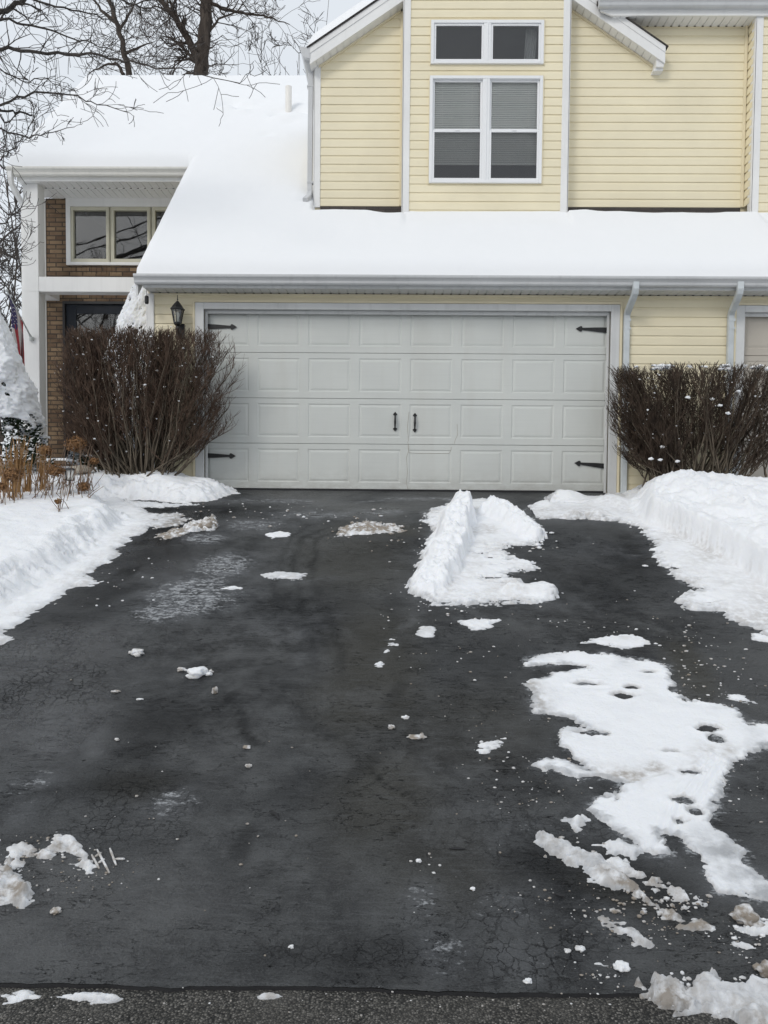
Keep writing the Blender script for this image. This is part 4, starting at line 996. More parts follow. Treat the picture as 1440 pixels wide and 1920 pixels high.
def strap(px0, py0, px1, py1, tip_left):
    mb = MB(); a = P(px0, py0, YD - .012); b_ = P(px1, py1, YD - .012)
    y0, y1 = YD - .016, YD - .004
    u = Vector((b_.x - a.x, 0, b_.z - a.z)); L = u.length; u.normalize(); w = Vector((-u.z, 0, u.x))
    prof = [(0, -.030), (.30 * L, -.026), (.80 * L, -.013), (.82 * L, -.030), (.86 * L, -.032), (L, 0), (.86 * L, .032), (.82 * L, .030), (.80 * L, .013), (.30 * L, .026), (0, .030)]
    A = [a + u * s + w * t for s, t in prof]
    mb.prism([(p.x, y0, p.z) for p in A], [(p.x, y1, p.z) for p in A])
    for s in (.08, .35, .6):
        c = a + u * (L * s); rock(mb, (c.x, y0 - .001, c.z), .006, 1, (1, .6, 1), 1, 0)
    mb.build('strap_hinge', M['black'], door1, bevel=.0015)
strap(384, 612, 444, 613, False); strap(382, 854, 442, 855, False)
strap(1140, 619, 1080, 616, True); strap(1136, 874, 1077, 868, True)
def handle(px, py0, py1):
    mb = MB(); t = P(px, py0, YD - .01); b_ = P(px, py1, YD - .01); x = t.x
    zc = (t.z + b_.z) / 2; hh = (t.z - b_.z) / 2
    for s in (1, -1):
        z = lambda q: zc + s * hh * q
        mb.prism([(x, YD - .010, z(1.0)), (x - .014, YD - .010, z(.86)), (x - .026, YD - .010, z(.72)), (x - .012, YD - .010, z(.62)), (x + .012, YD - .010, z(.62)), (x + .026, YD - .010, z(.72)), (x + .014, YD - .010, z(.86))],
                 [(x, YD - .002, z(1.0)), (x - .014, YD - .002, z(.86)), (x - .026, YD - .002, z(.72)), (x - .012, YD - .002, z(.62)), (x + .012, YD - .002, z(.62)), (x + .026, YD - .002, z(.72)), (x + .014, YD - .002, z(.86))])
    mb.tube([(x, YD - .012, zc + .68 * hh), (x, YD - .035, zc + .5 * hh), (x, YD - .045, zc), (x, YD - .035, zc - .5 * hh), (x, YD - .012, zc - .68 * hh)], [.008, .010, .014, .010, .008], 8)
    mb.build('door_handle', M['black'], door1)
handle(741, 772, 809); handle(778, 774, 811)
mb = MB()
for L in ([(765, 835), (766, 845), (762, 858), (764, 885), (762, 905), (765, 918)], [(764, 828), (767, 838), (766, 849), (790, 850), (842, 850), (846, 842), (846, 838)], [(852, 832), (853, 826), (858, 815), (857, 795)], [(767, 772), (764, 800), (766, 828)]):
    mb.tube([tuple(P(x, y, YD - .0005)) for x, y in L], .0022, 5)
mb.build('crack_line', M['concrete'], door1)
# ---- garage eave
YE = 8.74
zG = PZ(800, 516, 8.64)      # gutter lip
zFb = PZ(800, 542, YE)       # bottom of fascia
XGL = PX(249, 512, 8.62)
def gutter(mb, x0, x1, Yb, zt, hgt=.10, dep=.115):
    p = [(Yb, zt - .005), (Yb, zt - hgt), (Yb - dep * .55, zt - hgt), (Yb - dep * .66, zt - hgt * .86), (Yb - dep * .70, zt - hgt * .62), (Yb - dep * .84, zt - hgt * .42), (Yb - dep * .96, zt - hgt * .30), (Yb - dep, zt - hgt * .18), (Yb - dep, zt), (Yb - dep + .012, zt + .002), (Yb - dep + .012, zt - .012)]
    mb.prismX(p, x0, x1)
mb = MB(); gutter(mb, XGL, XR, YE, zG); H(mb, 'gutter', M['gutter'])
mb = MB()
mb.box(XGL + .075, XR, YE + .0, YE + .025, zFb, zG + .02)
mb.prismX([(YE + .025, zFb), (YE + .025, zFb + .12), (YG + .1, zFb + .3), (YG + .1, zSof - .01), (YG - .02, zFb)], XGL + .078, XGL + .1)
H(mb, 'fascia', M['trim_grey'], bevel=.002)
def soffit(mb, x0, x1, y0, y1, z, pitch=.10):
    n = int((x1 - x0) / pitch)
    for i in range(n + 1):
        a = x0 + i * pitch; b_ = min(a + pitch - .008, x1)
        if b_ <= a: continue
        mb.box(a, b_, y0, y1, z, z + .01)
    mb.box(x0, x1, y0, y1, z + .0102, z + .016)
def holes_row(mb, x0, x1, y, z, pitch=.10):
    n = int((x1 - x0) / pitch)
    for i in range(1, n + 1):
        a = x0 + i * pitch
        mb.box(a - .018, a + .006, y - .008, y + .002, z - .006, z - .001)
mb = MB(); soffit(mb, XGL + .1, XR, YE + .02, YG + .005, zFb + .004); H(mb, 'soffit', M['trim_grey'])
mb = MB(); holes_row(mb, XGL + .1, XR, YG - .022, zFb + .003); H(mb, 'soffit_vents', M['dark'])
# ---- roofs
SL = .93
ZE = zG - .02
def deck(Y): return ZE + SL * (Y - YE)
YP = 11.1; YR = 13.84
XPL = PX(13, 312, 11.02); XRL = XGL + .01; XUW = PX(588, 250, YI)
def plank(mb, x0, x1, y0, y1, th=.06):
    mb.prismX([(y0, deck(y0)), (y1, deck(y1)), (y1, deck(y1) - th), (y0, deck(y0) - th)], x0, x1)
mb = MB()
plank(mb, XRL, XR, YE - .02, YI + .05); plank(mb, XRL, XUW + .02, YI + .05, YP); plank(mb, XPL, XUW + .02, YP, YR)
mb.prismX([(YR, deck(YR)), (YR + 4.2, deck(YR) - 4.2 * SL), (YR + 4.2, deck(YR) - 4.2 * SL - .06), (YR, deck(YR) - .06)], XPL, 8)
roof = H(mb, 'roof', M['shingle'])
# the snow on it
def edge_t(d, t0, w): 
    q = np.clip(d / w, 0, 1); return t0 * np.sqrt(1 - (1 - q) ** 2)
RS = [(XRL - .03, YE - .045), (XR, YE - .045), (XR, YI), (XUW, YI), (XUW, YR + .03), (XPL - .03, YR + .03), (XPL - .03, YP - .06), (XRL - .03, YP - .06)]
xs_ = np.arange(XPL - .06, XR, .035); ys_ = np.arange(YE - .07, YR + .1, .03)
X, Y = np.meshgrid(xs_, ys_)
s = sdist(X, Y, RS)
open_edge = s.copy()
t = edge_t(s, .20, .16)
bx0, bx1 = PX(757, 390, YF), PX(1060, 390, YF); rx0 = PX(1416, 390, YF)
# the walls rise straight out of the snow: no rounding there
wall_y = np.where((X > bx0) & (X < bx1), YF, np.where(X > rx0, YF, np.where(X > XUW, YI, 99)))
dw = wall_y - Y
front = np.minimum.reduce([np.where(Y < YP - .06, np.minimum(Y - (YE - .045), np.where(X < XR, X - (XRL - .03), 9)), 9), np.where(Y >= YP - .06, np.where(X < XRL - .03, np.minimum(X - (XPL - .03), Y - (YP - .06)), 9), 9), np.where(Y > YR - .3, YR + .03 - Y, 9), np.where(Y > YP - .06, np.where(X >= XRL - .03, np.minimum(9, np.hypot(0 * X, 0 * X) + 9), 9), 9)])
front = np.where((Y >= YP - .06), np.minimum(front, X - (XPL - .03)), front)
t = edge_t(front, .19, .14)
t = t + .018 * fbm(X, Y, .9, 4, 71) * sstep(0, .3, front) + .006 * fbm(X, Y, 6, 3, 72)
rec = (X > XUW - .02) & (wall_y > YF + .05) & (wall_y < 90)
melt = np.where(rec, sstep(.10, .34, dw + .05 * fbm(X, X * 0, 1.6, 3, 73)), 1.0)
t = np.where(rec, t * melt - .04 * (1 - melt), t)
t = np.where((wall_y < YF + .05), t * (.62 + .38 * sstep(0, .5, dw)), t)
t = np.where((X > XUW - .25) & (X < XUW) & (Y > YI - .1), t * (.75 + .25 * sstep(0, .25, XUW - X)), t)
for (px, py, a, dp) in ((430, 192, .16, .12), (455, 200, .13, .10), (520, 212, .12, .10), (560, 210, .12, .10), (541, 222, .10, -.06), (420, 198, .1, .04), (500, 250, .1, .03), (490, 192, .12, .03)):
    d = ray(px, py); 
    Yk = (deck(0) + .19 - EYE) / (d.z / d.y - SL); Xk = d.x / d.y * Yk
    r2 = ((X - Xk) / a) ** 2 + ((Y - Yk) / (a * .8)) ** 2
    t = t - dp * np.exp(-r2) + dp * .55 * np.exp(-(((X - Xk - .03) / a) ** 2 + ((Y - Yk + a * 1.1) / (a * .7)) ** 2))
valid = np.where(s > -.001, 1, 0)
lee = deck(Y) + np.where(Y > YR, -2 * SL * (Y - YR), 0) + t
h = np.where(valid > 0, np.maximum(t + .02, .001), -1)
keepv = valid.astype(float)
keep = (keepv[:-1, :-1] * keepv[1:, :-1] * keepv[:-1, 1:] * keepv[1:, 1:]) > 0
grid_obj('roof_snow', X, Y, lee, keep, M['roofsnow'], parent=roof)
# the rounded fronts of the snow need a skirt so it reads as a solid layer
mb = MB()
mb.box(XRL - .025, XR, YE - .05, YE + .02, ZE - .03, ZE + .015)
mb.build('snow_lip', M['roofsnow'], roof)
vp = P(541, 205, 12.45); zv = deck(12.45)
mb = MB(); mb.lathe([(.052, zv - .1), (.052, zv + .55), (.047, zv + .55), (.047, zv + .35)], vp.x, 12.45, 16); mb.build('vent_pipe', M['pipe'], roof, smooth=False)
# rake boards
for x0, y0, y1 in ((XRL - .012, YE, YP), (XPL - .012, YP, YR)):
    mb = MB(); mb.prismX([(y0, deck(y0) - .01), (y1, deck(y1) - .01), (y1, deck(y1) - .2), (y0, deck(y0) - .2)], x0, x0 + .02)
    H(mb, 'rake_board', M['trim_grey'])
# ---- porch eave
zPG = PZ(180, 313, 11.0); zPf = PZ(180, 340, YP)
XPR = XRL + .0
mb = MB(); gutter(mb, XPL, XRL + .35, YP, zPG, .11, .12); H(mb, 'gutter', M['porch_gutter'])
mb = MB(); mb.box(XPL + .1, XRL + .35, YP, YP + .025, zPf, zPG); H(mb, 'fascia', M['trim'], bevel=.002)
YB = 11.80
mb = MB(); soffit(mb, XPL + .1, XRL + .6, YP + .02, YP + .27, zPf + .006, .105); soffit(mb, XPL + .3, XRL + .6, YP + .30, YB, zPf + .006, .105); H(mb, 'soffit', M['trim'])
mb = MB(); mb.box(XPL + .3, XRL + .6, YP + .27, YP + .30, zPf - .006, zPf + .012); mb.box(XPL + .1, XPL + .3, YP + .02, YB, zPf + .02, zPf + .03)
H(mb, 'soffit_strip', M['trim'])
mb = MB(); holes_row(mb, XPL + .3, XRL + .6, YP + .268, zPf + .003, .105); holes_row(mb, XPL + .4, XRL + .6, YB - .02, zPf + .003, .105); H(mb, 'soffit_vents', M['dark'])
# pillar, beam
pl = P(44, 500, 11.2); pr = P(72, 500, 11.2)
zBt = PZ(160, 519, 11.2); zBb = PZ(160, 547, 11.2)
mb = MB(); mb.box(pl.x, pr.x, 11.2, 11.42, GZ + .1, zPf + .006); mb.box(pl.x - .006, pr.x + .006, 11.194, 11.426, zBb + .004, zBb + .012)
H(mb, 'porch_pillar', M['trim'], bevel=.005)
mb = MB(); mb.box(pr.x, XRL + 1.0, 11.205, 11.40, zBb, zBt)
mb.box(pl.x + .02, P(112, 555, YB).x, 11.425, YB - .001, zBb + .004, zBt - .02)
H(mb, 'porch_beam', M['trim'], bevel=.004)
mb = MB()
pth = [P(20, 322, 11.03), P(20, 333, 11.03), P(22, 345, 11.06), P(28, 358, 11.12), P(42, 382, 11.32), P(45, 392, 11.34), P(45, 430, 11.34), Vector((P(45, 430, 11.34).x, 11.34, GZ + .2))]
mb.sweep(pth, .06, .075); H(mb, 'downspout', M['trim'])
# ---- brick front of the porch
bx = PX(88, 600, YB); wx0 = PX(125, 440, YB); wz1 = PZ(200, 372, YB); wz0 = PZ(200, 498, YB)
dx0 = PX(118, 650, YB); dz1 = PZ(180, 565, YB); BR = xL + .05
FLZ = 1.80
mb = MB()
mb.box(bx, wx0, YB, YB + .2, dz1, zPf + .01)              # left of window
mb.box(wx0, BR, YB, YB + .2, dz1 + .0, wz0)                # between window and door
mb.box(bx, dx0, YB, YB + .2, GZ - .1, dz1)
mb.box(wx0, BR, YB + .001, YB + .2, wz1, zPf + .01)
mb.box(bx, bx + .1, YB + .2, 17.5, GZ - .1, 3.9)
brick = H(mb, 'brick_wall', M['brick'])
n = 34
for (za, zb) in ((wz0 - .135, wz0 - .012), (dz1 + .105, zBb + .012)):
    mb = MB()
    for i in range(n):
        a = wx0 + .0 + i * .078
        if a > BR - .08: break
        mb.box(a, a + .068, YB - .006, YB - .001, za, zb)
    mb.build('soldier_bricks', M['brick'], brick, bevel=.002)
mb = MB(); mb.box(bx - .045, bx - .002, YB - .02, YB + .18, GZ, zPf); H(mb, 'corner_board', M['trim'], bevel=.003)
# window of the porch
win = MB(); wr = BR - .02
win.box(wx0, wx0 + .07, YB - .03, YB + .1, wz0, wz1); win.box(wx0 + .07, wr, YB - .03, YB + .1, wz1 - .13, wz1); win.box(wx0 + .07, wr, YB - .035, YB + .1, wz0, wz0 + .045)
pw = H(win, 'porch_window', M['trim'], bevel=.003)
for a, b_ in ((132, 206), (208, 283), (285, 360)):
    X0, X1 = PX(a, 440, YB), PX(b_, 440, YB); Z1, Z0 = wz1 - .132, wz0 + .047
    f = MB(); w = .052
    f.box(X0, X0 + w, YB - .02, YB + .06, Z0, Z1); f.box(X1 - w, X1, YB - .02, YB + .06, Z0, Z1); f.box(X0 + w, X1 - w, YB - .02, YB + .06, Z1 - w, Z1); f.box(X0 + w, X1 - w, YB - .02, YB + .06, Z0, Z0 + w)
    f.box(X0 + .015, X0 + .022, YB - .026, YB - .019, Z0 + .02, Z1 - .02); f.box(X1 - .022, X1 - .015, YB - .026, YB - .019, Z0 + .02, Z1 - .02)
    f.build('sash', M['cream_frame'], pw, bevel=.003)
    g = MB(); g.box(X0 + w, X1 - w, YB + .03, YB + .036, Z0 + w, Z1 - w); g.build('pane', M['glass'], pw)
mb = MB()   # rooms behind the glass
def room(mb, x0, x1, y0, y1, z0, z1):
    mb.quad((x0, y1, z0), (x1, y1, z0), (x1, y1, z1), (x0, y1, z1)); mb.quad((x0, y0, z0), (x1, y0, z0), (x1, y1, z0), (x0, y1, z0))
    mb.quad((x0, y1, z1), (x1, y1, z1), (x1, y0, z1), (x0, y0, z1)); mb.quad((x0, y0, z0), (x0, y1, z0), (x0, y1, z1), (x0, y0, z1)); mb.quad((x1, y1, z0), (x1, y0, z0), (x1, y0, z1), (x1, y1, z1))
room(mb, wx0 + .02, wr, YB + .19, YB + 2.0, wz0 - .1, wz1)
H(mb, 'interior', M['interior_dark'])
# front door: grey frame, navy leaf with glass
dr = dx0 + 1.28
mb = MB(); mb.box(dx0, dx0 + .035, YB - .01, YB + .1, FLZ, dz1); mb.box(dx0 + .035, dr + .2, YB - .01, YB + .1, dz1 - .04, dz1)
mb.box(dr - .035 + .2, dr + .2, YB - .01, YB + .1, FLZ, dz1 - .04)
fd = H(mb, 'front_door', M['bronze'], bevel=.002)
mb = MB(); a, b_ = dx0 + .04, dr + .16; zt = dz1 - .045
mb.box(a, a + .16, YB + .03, YB + .07, FLZ, zt); mb.box(b_ - .16, b_, YB + .03, YB + .07, FLZ, zt); mb.box(a + .16, b_ - .16, YB + .03, YB + .07, zt - .14, zt); mb.box(a + .16, b_ - .16, YB + .03, YB + .07, FLZ, FLZ + .35)
mb.build('door_leaf', M['door_blue'], fd, bevel=.004)
mb = MB(); mb.box(a + .16, b_ - .16, YB + .045, YB + .05, FLZ + .35, zt - .14); mb.build('pane', M['glass'], fd)
mb = MB(); room(mb, a, b_, YB + .11, YB + 1.8, FLZ, zt); mb.build('interior', M['interior_dark'], fd)
# porch floor and step
mb = MB(); mb.box(bx - .1, xL, 10.7, YB + .05, GZ - .1, FLZ); H(mb, 'porch_floor', M['brick'])
mb = MB(); mb.box(PX(100, 860, 10.3), PX(215, 860, 10.3), 10.3, 10.7, GZ - .1, PZ(150, 872, 10.3) + .06); H(mb, 'porch_step', M['brick'])
mb = MB(); mb.box(bx - .1, PX(135, 850, 10.7), 10.69, 11.15, FLZ, FLZ + .07)
o = H(mb, 'porch_snow', M['roofsnow'], bevel=.03)
# ---- garage downspouts
for (pa, pb, base) in ((1192, 1175, 1168), (1388, 1370, 1366)):
    a = P(pa, 534, 8.66); b_ = P(pb, 592, 8.955)
    pts = [a + Vector((0, 0, .03)), a, P(pa, 541, 8.66), P(pa - 1.2, 549, 8.68), P(pa - 4, 557, 8.72), P(pb + 2.5, 583, 8.91), P(pb + .5, 590, 8.945), P(pb, 598, 8.955), Vector((P(pb, 640, 8.955).x, 8.955, GZ + .0))]
    mb = MB(); mb.sweep(pts, .068, .055)
    x = pts[-1].x
    for z in (pts[-2].z - .12, pts[-2].z - .9): mb.box(x - .037, x + .037, 8.955 - .031, 8.955 + .031, z, z + .018)
    mb.box(x - .037, x + .037, 8.955 - .031, 8.955 + .031, pts[-2].z - .03, pts[-2].z - .0)
    H(mb, 'downspout', M['downspout'], bevel=.0)
# ---- upper storey
zTop = 8.9
cbw = .093
uL = PX(755, 200, YF) - .001; uR = PX(1067, 200, YF)
zb_f = deck(YF) - .02
# windows in the bump-out: (outer x0,x1,z0,z1)
WT = (PX(808, 80, YF), PX(1019, 80, YF), PZ(913, 122, YF), PZ(913, 40, YF))
WB = (PX(805, 245, YF), PX(1016, 245, YF), PZ(910, 345, YF), PZ(913, 144, YF))
mb = MB(); siding(mb, uL + cbw, uR - cbw, zb_f, zTop, YF, holes=(WT, WB), base=GZ)
zb_i = PZ(1200, 389, YI)
rW0 = PX(1412, 200, YF)
AX = PX(913, 19, YI)
zA = PZ(754, 19, YI) + .667 * (AX - PX(754, 19, YI))   # underside apex of the gable at the wall
def gl(z):
    return (AX - (zA - z) / .667, AX + (zA - z) / .667)
xGL = PX(589, 200, YI)
xr_e0 = PX(1235, 90, YI)
siding(mb, xGL + .085, uL + .03, zb_i, zTop, YI, lim=gl, base=GZ)
siding(mb, uR - .03, rW0 + .03, zb_i, PZ(1300, 46, YI) + .05, YI, base=GZ)
zc_ = GZ + C * round((PZ(1300, 46, YI) + .05 - GZ) / C)
siding(mb, uR - .03, xr_e0, PZ(1300, 46, YI) + .05, zTop, YI, lim=gl, base=GZ)
siding(mb, rW0 + cbw, XR, zb_f, PZ(1430, 32, YF) + .05, YF, base=GZ)
# side face of the right front wall, turned towards the camera
k0 = math.floor((zb_i - GZ) / C); zsT = PZ(1300, 46, YI) + .02
z = GZ + k0 * C
while z < zsT:
    for (a, b_, xa, xb) in ((0, .70, .017, .014), (.70, .92, .014, .004), (.92, 1, .004, .003)):
        mb.quad((rW0 - xa + .01, YI, z + a * C), (rW0 - xa + .01, YF + .02, z + a * C), (rW0 - xb + .01, YF + .02, z + b_ * C), (rW0 - xb + .01, YI, z + b_ * C))
    mb.quad((rW0 + .007, YI, z), (rW0 + .007, YF + .02, z), (rW0 - .007, YF + .02, z), (rW0 - .007, YI, z))
    z += C
H(mb, 'siding', M['siding'])
mb = MB()  # solid walls behind
def ring(mb, x0, x1, z0, z1, y0, y1, holes):
    xsn = sorted(set([x0, x1] + [h for q in holes for h in q[:2]])); zsn = sorted(set([z0, z1] + [h for q in holes for h in q[2:]]))
    for i in range(len(xsn) - 1):
        for k in range(len(zsn) - 1):
            cx, cz = (xsn[i] + xsn[i + 1]) / 2, (zsn[k] + zsn[k + 1]) / 2
            if any(q[0] < cx < q[1] and q[2] < cz < q[3] for q in holes): continue
            mb.box(xsn[i], xsn[i + 1], y0, y1, zsn[k], zsn[k + 1])
hs = [(q[0] + .02, q[1] - .02, q[2] + .02, q[3] - .02) for q in (WT, WB)]
ring(mb, uL + .01, uR - .01, zb_f, zTop - .3, YF + .003, YF + .10, hs)
mb.box(uL + .012, uL + .06, YF + .1, YI + .05, zb_f, zTop - .3); mb.box(uR - .06, uR - .012, YF + .1, YI + .05, zb_f, zTop - .3)
mb.prismY([(xGL + .01, zb_i - .3), (uL + .1, zb_i - .3), (uL + .1, zA - (AX - uL - .1) * .667), (xGL + .01, zA - (AX - xGL - .01) * .667)], YI + .003, YI + .1)
mb.box(uR - .1, rW0 + .1, YI + .003, YI + .1, zb_i - .3, zsT)
mb.prismY([(uR - .1, zsT + .001), (xr_e0, zsT + .001), (xr_e0, max(zsT + .002, zA - (xr_e0 - AX) * .667)), (uR - .1, zA - (uR - .1 - AX) * .667)], YI + .003, YI + .1)
mb.box(rW0 + .012, XR, YF + .003, YF + .1, zb_f, zsT + .1)
mb.box(xGL + .012, xGL + .1, YI + .1, 16, GZ + 2, PZ(600, 118, YI) - .02)
H(mb, 'wall', M['beige_trim'])
for (x, z1) in ((uL, zTop), (uR - cbw, zTop), (rW0, PZ(1420, 31, YF) + .03)):
    mb = MB(); mb.box(x, x + cbw, YF - .024, YF + .002, zb_f, z1)
    mb.box(x - .004 if x != uR - cbw else x + cbw - .012, (x + .012) if x != uR - cbw else x + cbw + .004, YF - .024, YF + .08, zb_f, z1)
    H(mb, 'corner_board', M['trim'], bevel=.003)
mb = MB(); mb.box(xGL, xGL + .085, YI - .024, YI + .002, zb_i - .02, PZ(596, 119, YI) + .02); mb.box(xGL - .004, xGL + .01, YI - .024, YI + .08, zb_i - .02, PZ(596, 119, YI) + .02)
H(mb, 'corner_board', M['trim'], bevel=.003)
mb = MB(); mb.box(uL - .035, uL - .005, YI - .03, YI, zb_i, gl(0)[0] * 0 + zA - (AX - uL) * .667); H(mb, 'corner_trim', M['beige_trim'], bevel=.003)
mb = MB(); mb.box(rW0 - .045, rW0 - .01, YI - .03, YI, zb_i, zsT - .03); H(mb, 'corner_trim', M['beige_trim'], bevel=.003)
# flashing strips
mb = MB(); mb.box(xGL + .09, uL, YI - .03, YI - .004, zb_i - .16, zb_i - .012); mb.box(uR, rW0 - .05, YI - .03, YI - .004, zb_i - .16, zb_i - .012)
H(mb, 'flashing', M['shingle'])
# gable roof: rake boards, sloping soffit, shingles, snow
YRk = YF + .03
gp_ = .667
def gpt(x, up): return zA - abs(x - AX) * gp_ + up
xl_end = PX(581, 100, YRk); xr_end = PX(1247, 90, YRk)
def gable_side(s):
    x_in = uL if s < 0 else uR
    x_out = xl_end if s < 0 else xr_end
    # soffit boards, ribs across the slope
    mb = MB(); L = abs(x_out - x_in); n = int(L / .085)
    for i in range(n + 1):
        a = x_out - s * i * .085; b_ = x_out - s * min(i * .085 + .078, L)
        if s * (a - b_) <= 0: continue
        mb.prism([(a, YRk + .01, gpt(a, .0)), (b_, YRk + .01, gpt(b_, .0)), (b_, YRk + .01, gpt(b_, .012)), (a, YRk + .01, gpt(a, .012))],
                 [(a, YI, gpt(a, .0)), (b_, YI, gpt(b_, .0)), (b_, YI, gpt(b_, .012)), (a, YI, gpt(a, .012))])
    mb.prism([(x_out, YRk + .01, gpt(x_out, .0122)), (x_in, YRk + .01, gpt(x_in, .0122)), (x_in, YRk + .01, gpt(x_in, .03)), (x_out, YRk + .01, gpt(x_out, .03))],
             [(x_out, YI, gpt(x_out, .0122)), (x_in, YI, gpt(x_in, .0122)), (x_in, YI, gpt(x_in, .03)), (x_out, YI, gpt(x_out, .03))])
    H(mb, 'soffit', M['siding'] if False else M['trim'])
    mb = MB()
    tp = .20
    mb.prism([(x_out, YRk - .015, gpt(x_out, .0)), (x_in, YRk - .015, gpt(x_in, .0)), (x_in, YRk - .015, gpt(x_in, tp)), (x_out, YRk - .015, gpt(x_out, tp))],
             [(x_out, YRk + .012, gpt(x_out, .0)), (x_in, YRk + .012, gpt(x_in, .0)), (x_in, YRk + .012, gpt(x_in, tp)), (x_out, YRk + .012, gpt(x_out, tp))])
    mb.prism([(x_out, YRk - .024, gpt(x_out, .13)), (x_in, YRk - .024, gpt(x_in, .13)), (x_in, YRk - .024, gpt(x_in, tp + .004)), (x_out, YRk - .024, gpt(x_out, tp + .004))],
             [(x_out, YRk - .0155, gpt(x_out, .13)), (x_in, YRk - .0155, gpt(x_in, .13)), (x_in, YRk - .0155, gpt(x_in, tp + .004)), (x_out, YRk - .0155, gpt(x_out, tp + .004))])
    H(mb, 'rake_board', M['trim'])
    # beige moulding where the soffit meets the wall
    mb = MB()
    mb.prism([(x_out - s * .1, YI - .03, gpt(x_out - s * .1, -.03)), (x_in, YI - .03, gpt(x_in, -.03)), (x_in, YI - .03, gpt(x_in, -.002)), (x_out - s * .1, YI - .03, gpt(x_out - s * .1, -.002))],
             [(x_out - s * .1, YI - .001, gpt(x_out - s * .1, -.03)), (x_in, YI - .001, gpt(x_in, -.03)), (x_in, YI - .001, gpt(x_in, -.002)), (x_out - s * .1, YI - .001, gpt(x_out - s * .1, -.002))])
    H(mb, 'frieze_moulding', M['beige_trim'])
gable_side(-1); gable_side(1)
mb = MB()   # end box of the right rake
mb.box(xr_end - .10, xr_end - .004, YRk + .014, YI - .002, gpt(xr_end, 0) - .03, gpt(xr_end, .1)); mb.box(xr_end - .12, xr_end - .0, YRk + .05, YI - .004, gpt(xr_end, -.06), gpt(xr_end, -.03))
H(mb, 'rake_return', M['trim'], bevel=.003)
mb = MB()
for s, xe in ((-1, xl_end - .03), (1, xr_end + .03)):
    yb = 16.0 if s < 0 else 10.04
    A = [(AX, YRk - .04, gpt(AX, .208)), (xe, YRk - .04, gpt(xe, .208)), (xe, YRk - .04, gpt(xe, .221)), (AX, YRk - .04, gpt(AX, .221))]
    mb.prism(A, [(x, yb, z) for x, y, z in A])
groof = H(mb, 'gable_roof', M['shingle'])
xs_ = np.arange(xl_end - .04, AX, .04); ys_ = np.arange(YRk - .05, 16, .08)
X, Y = np.meshgrid(xs_, ys_)
d = np.minimum(np.minimum(X - xl_end + .04, Y - YRk + .05), 9)
Z = zA - np.abs(X - AX) * gp_ + .222 + edge_t(d, .17, .16) + .02 * fbm(X, Y, 1.2, 3, 77) * sstep(0, .2, d)
grid_obj('roof_snow', X, Y, Z, None, M['roofsnow'], parent=groof)
# left eave: gutter end and downspout
mb = MB()
gx = xl_end; gz = gpt(gx, .20)
mb.prism([(gx - .0, YRk - .03, gz), (gx - .12, YRk - .03, gz + .01), (gx - .12, YRk - .03, gz - .02), (gx - .085, YRk - .03, gz - .11), (gx - .03, YRk - .03, gz - .13), (gx, YRk - .03, gz - .13)],
         [(gx - .0, 14.0, gz), (gx - .12, 14.0, gz + .01), (gx - .12, 14.0, gz - .02), (gx - .085, 14.0, gz - .11), (gx - .03, 14.0, gz - .13), (gx, 14.0, gz - .13)])
H(mb, 'gutter', M['gutter'])
mb = MB()
pts = [P(573, 96, 9.93), P(574, 104, 9.93), P(577, 116, 9.96), P(582, 128, 10.06), P(583, 138, 10.10), P(583, 160, 10.10), P(581, 345, 10.10), P(581, 362, 10.09), P(579, 370, 10.0), P(572, 376, 9.9)]
mb.sweep(pts, .065, .07)
for y in (165, 345): 
    q = P(582, y, 10.10); mb.box(q.x - .04, q.x + .04, 10.06, 10.14, q.z, q.z + .02)
H(mb, 'downspout', M['gutter'])
# right upper eave
YU = 9.80
uz = PZ(1300, 9, 9.72); ufb = PZ(1300, 29, YU)
xe = PX(1124, 5, 9.72)
mb = MB(); gutter(mb, xe, XR, YU, uz + .095, .105, .115); H(mb, 'gutter', M['gutter'])
mb = MB(); mb.prismY([(xe + .12, uz + .1), (xe + .04, uz + .1), (xe + .04, uz - .03), (xe + .09, ufb + .035), (xe + .17, ufb), (XR, ufb), (XR, uz + .1)], YU, YU + .024); H(mb, 'fascia', M['trim'])
mb = MB(); soffit(mb, xe + .2, rW0 + .02, YU + .024, YI, ufb + .004, .1); soffit(mb, rW0 + .02, XR, YU + .024, YF, ufb + .004, .1); H(mb, 'soffit', M['trim'])
mb = MB(); holes_row(mb, xe + .2, rW0, YI - .022, ufb + .003, .1); H(mb, 'soffit_vents', M['dark'])
mb = MB(); mb.prismX([(YU - .02, uz + .08), (15, uz + .08 + 5.2 * .6), (15, uz + .02 + 5.2 * .6), (YU - .02, uz + .02)], xe, XR)
r3 = H(mb, 'upper_roof', M['shingle'])
mb = MB(); mb.prismX([(YU - .05, uz + .09), (YU + .05, uz + .25), (15, uz + .26 + 5.2 * .6), (15, uz + .085 + 5.2 * .6)], xe - .02, XR)
mb.build('roof_snow', M['roofsnow'], r3, bevel=.03)

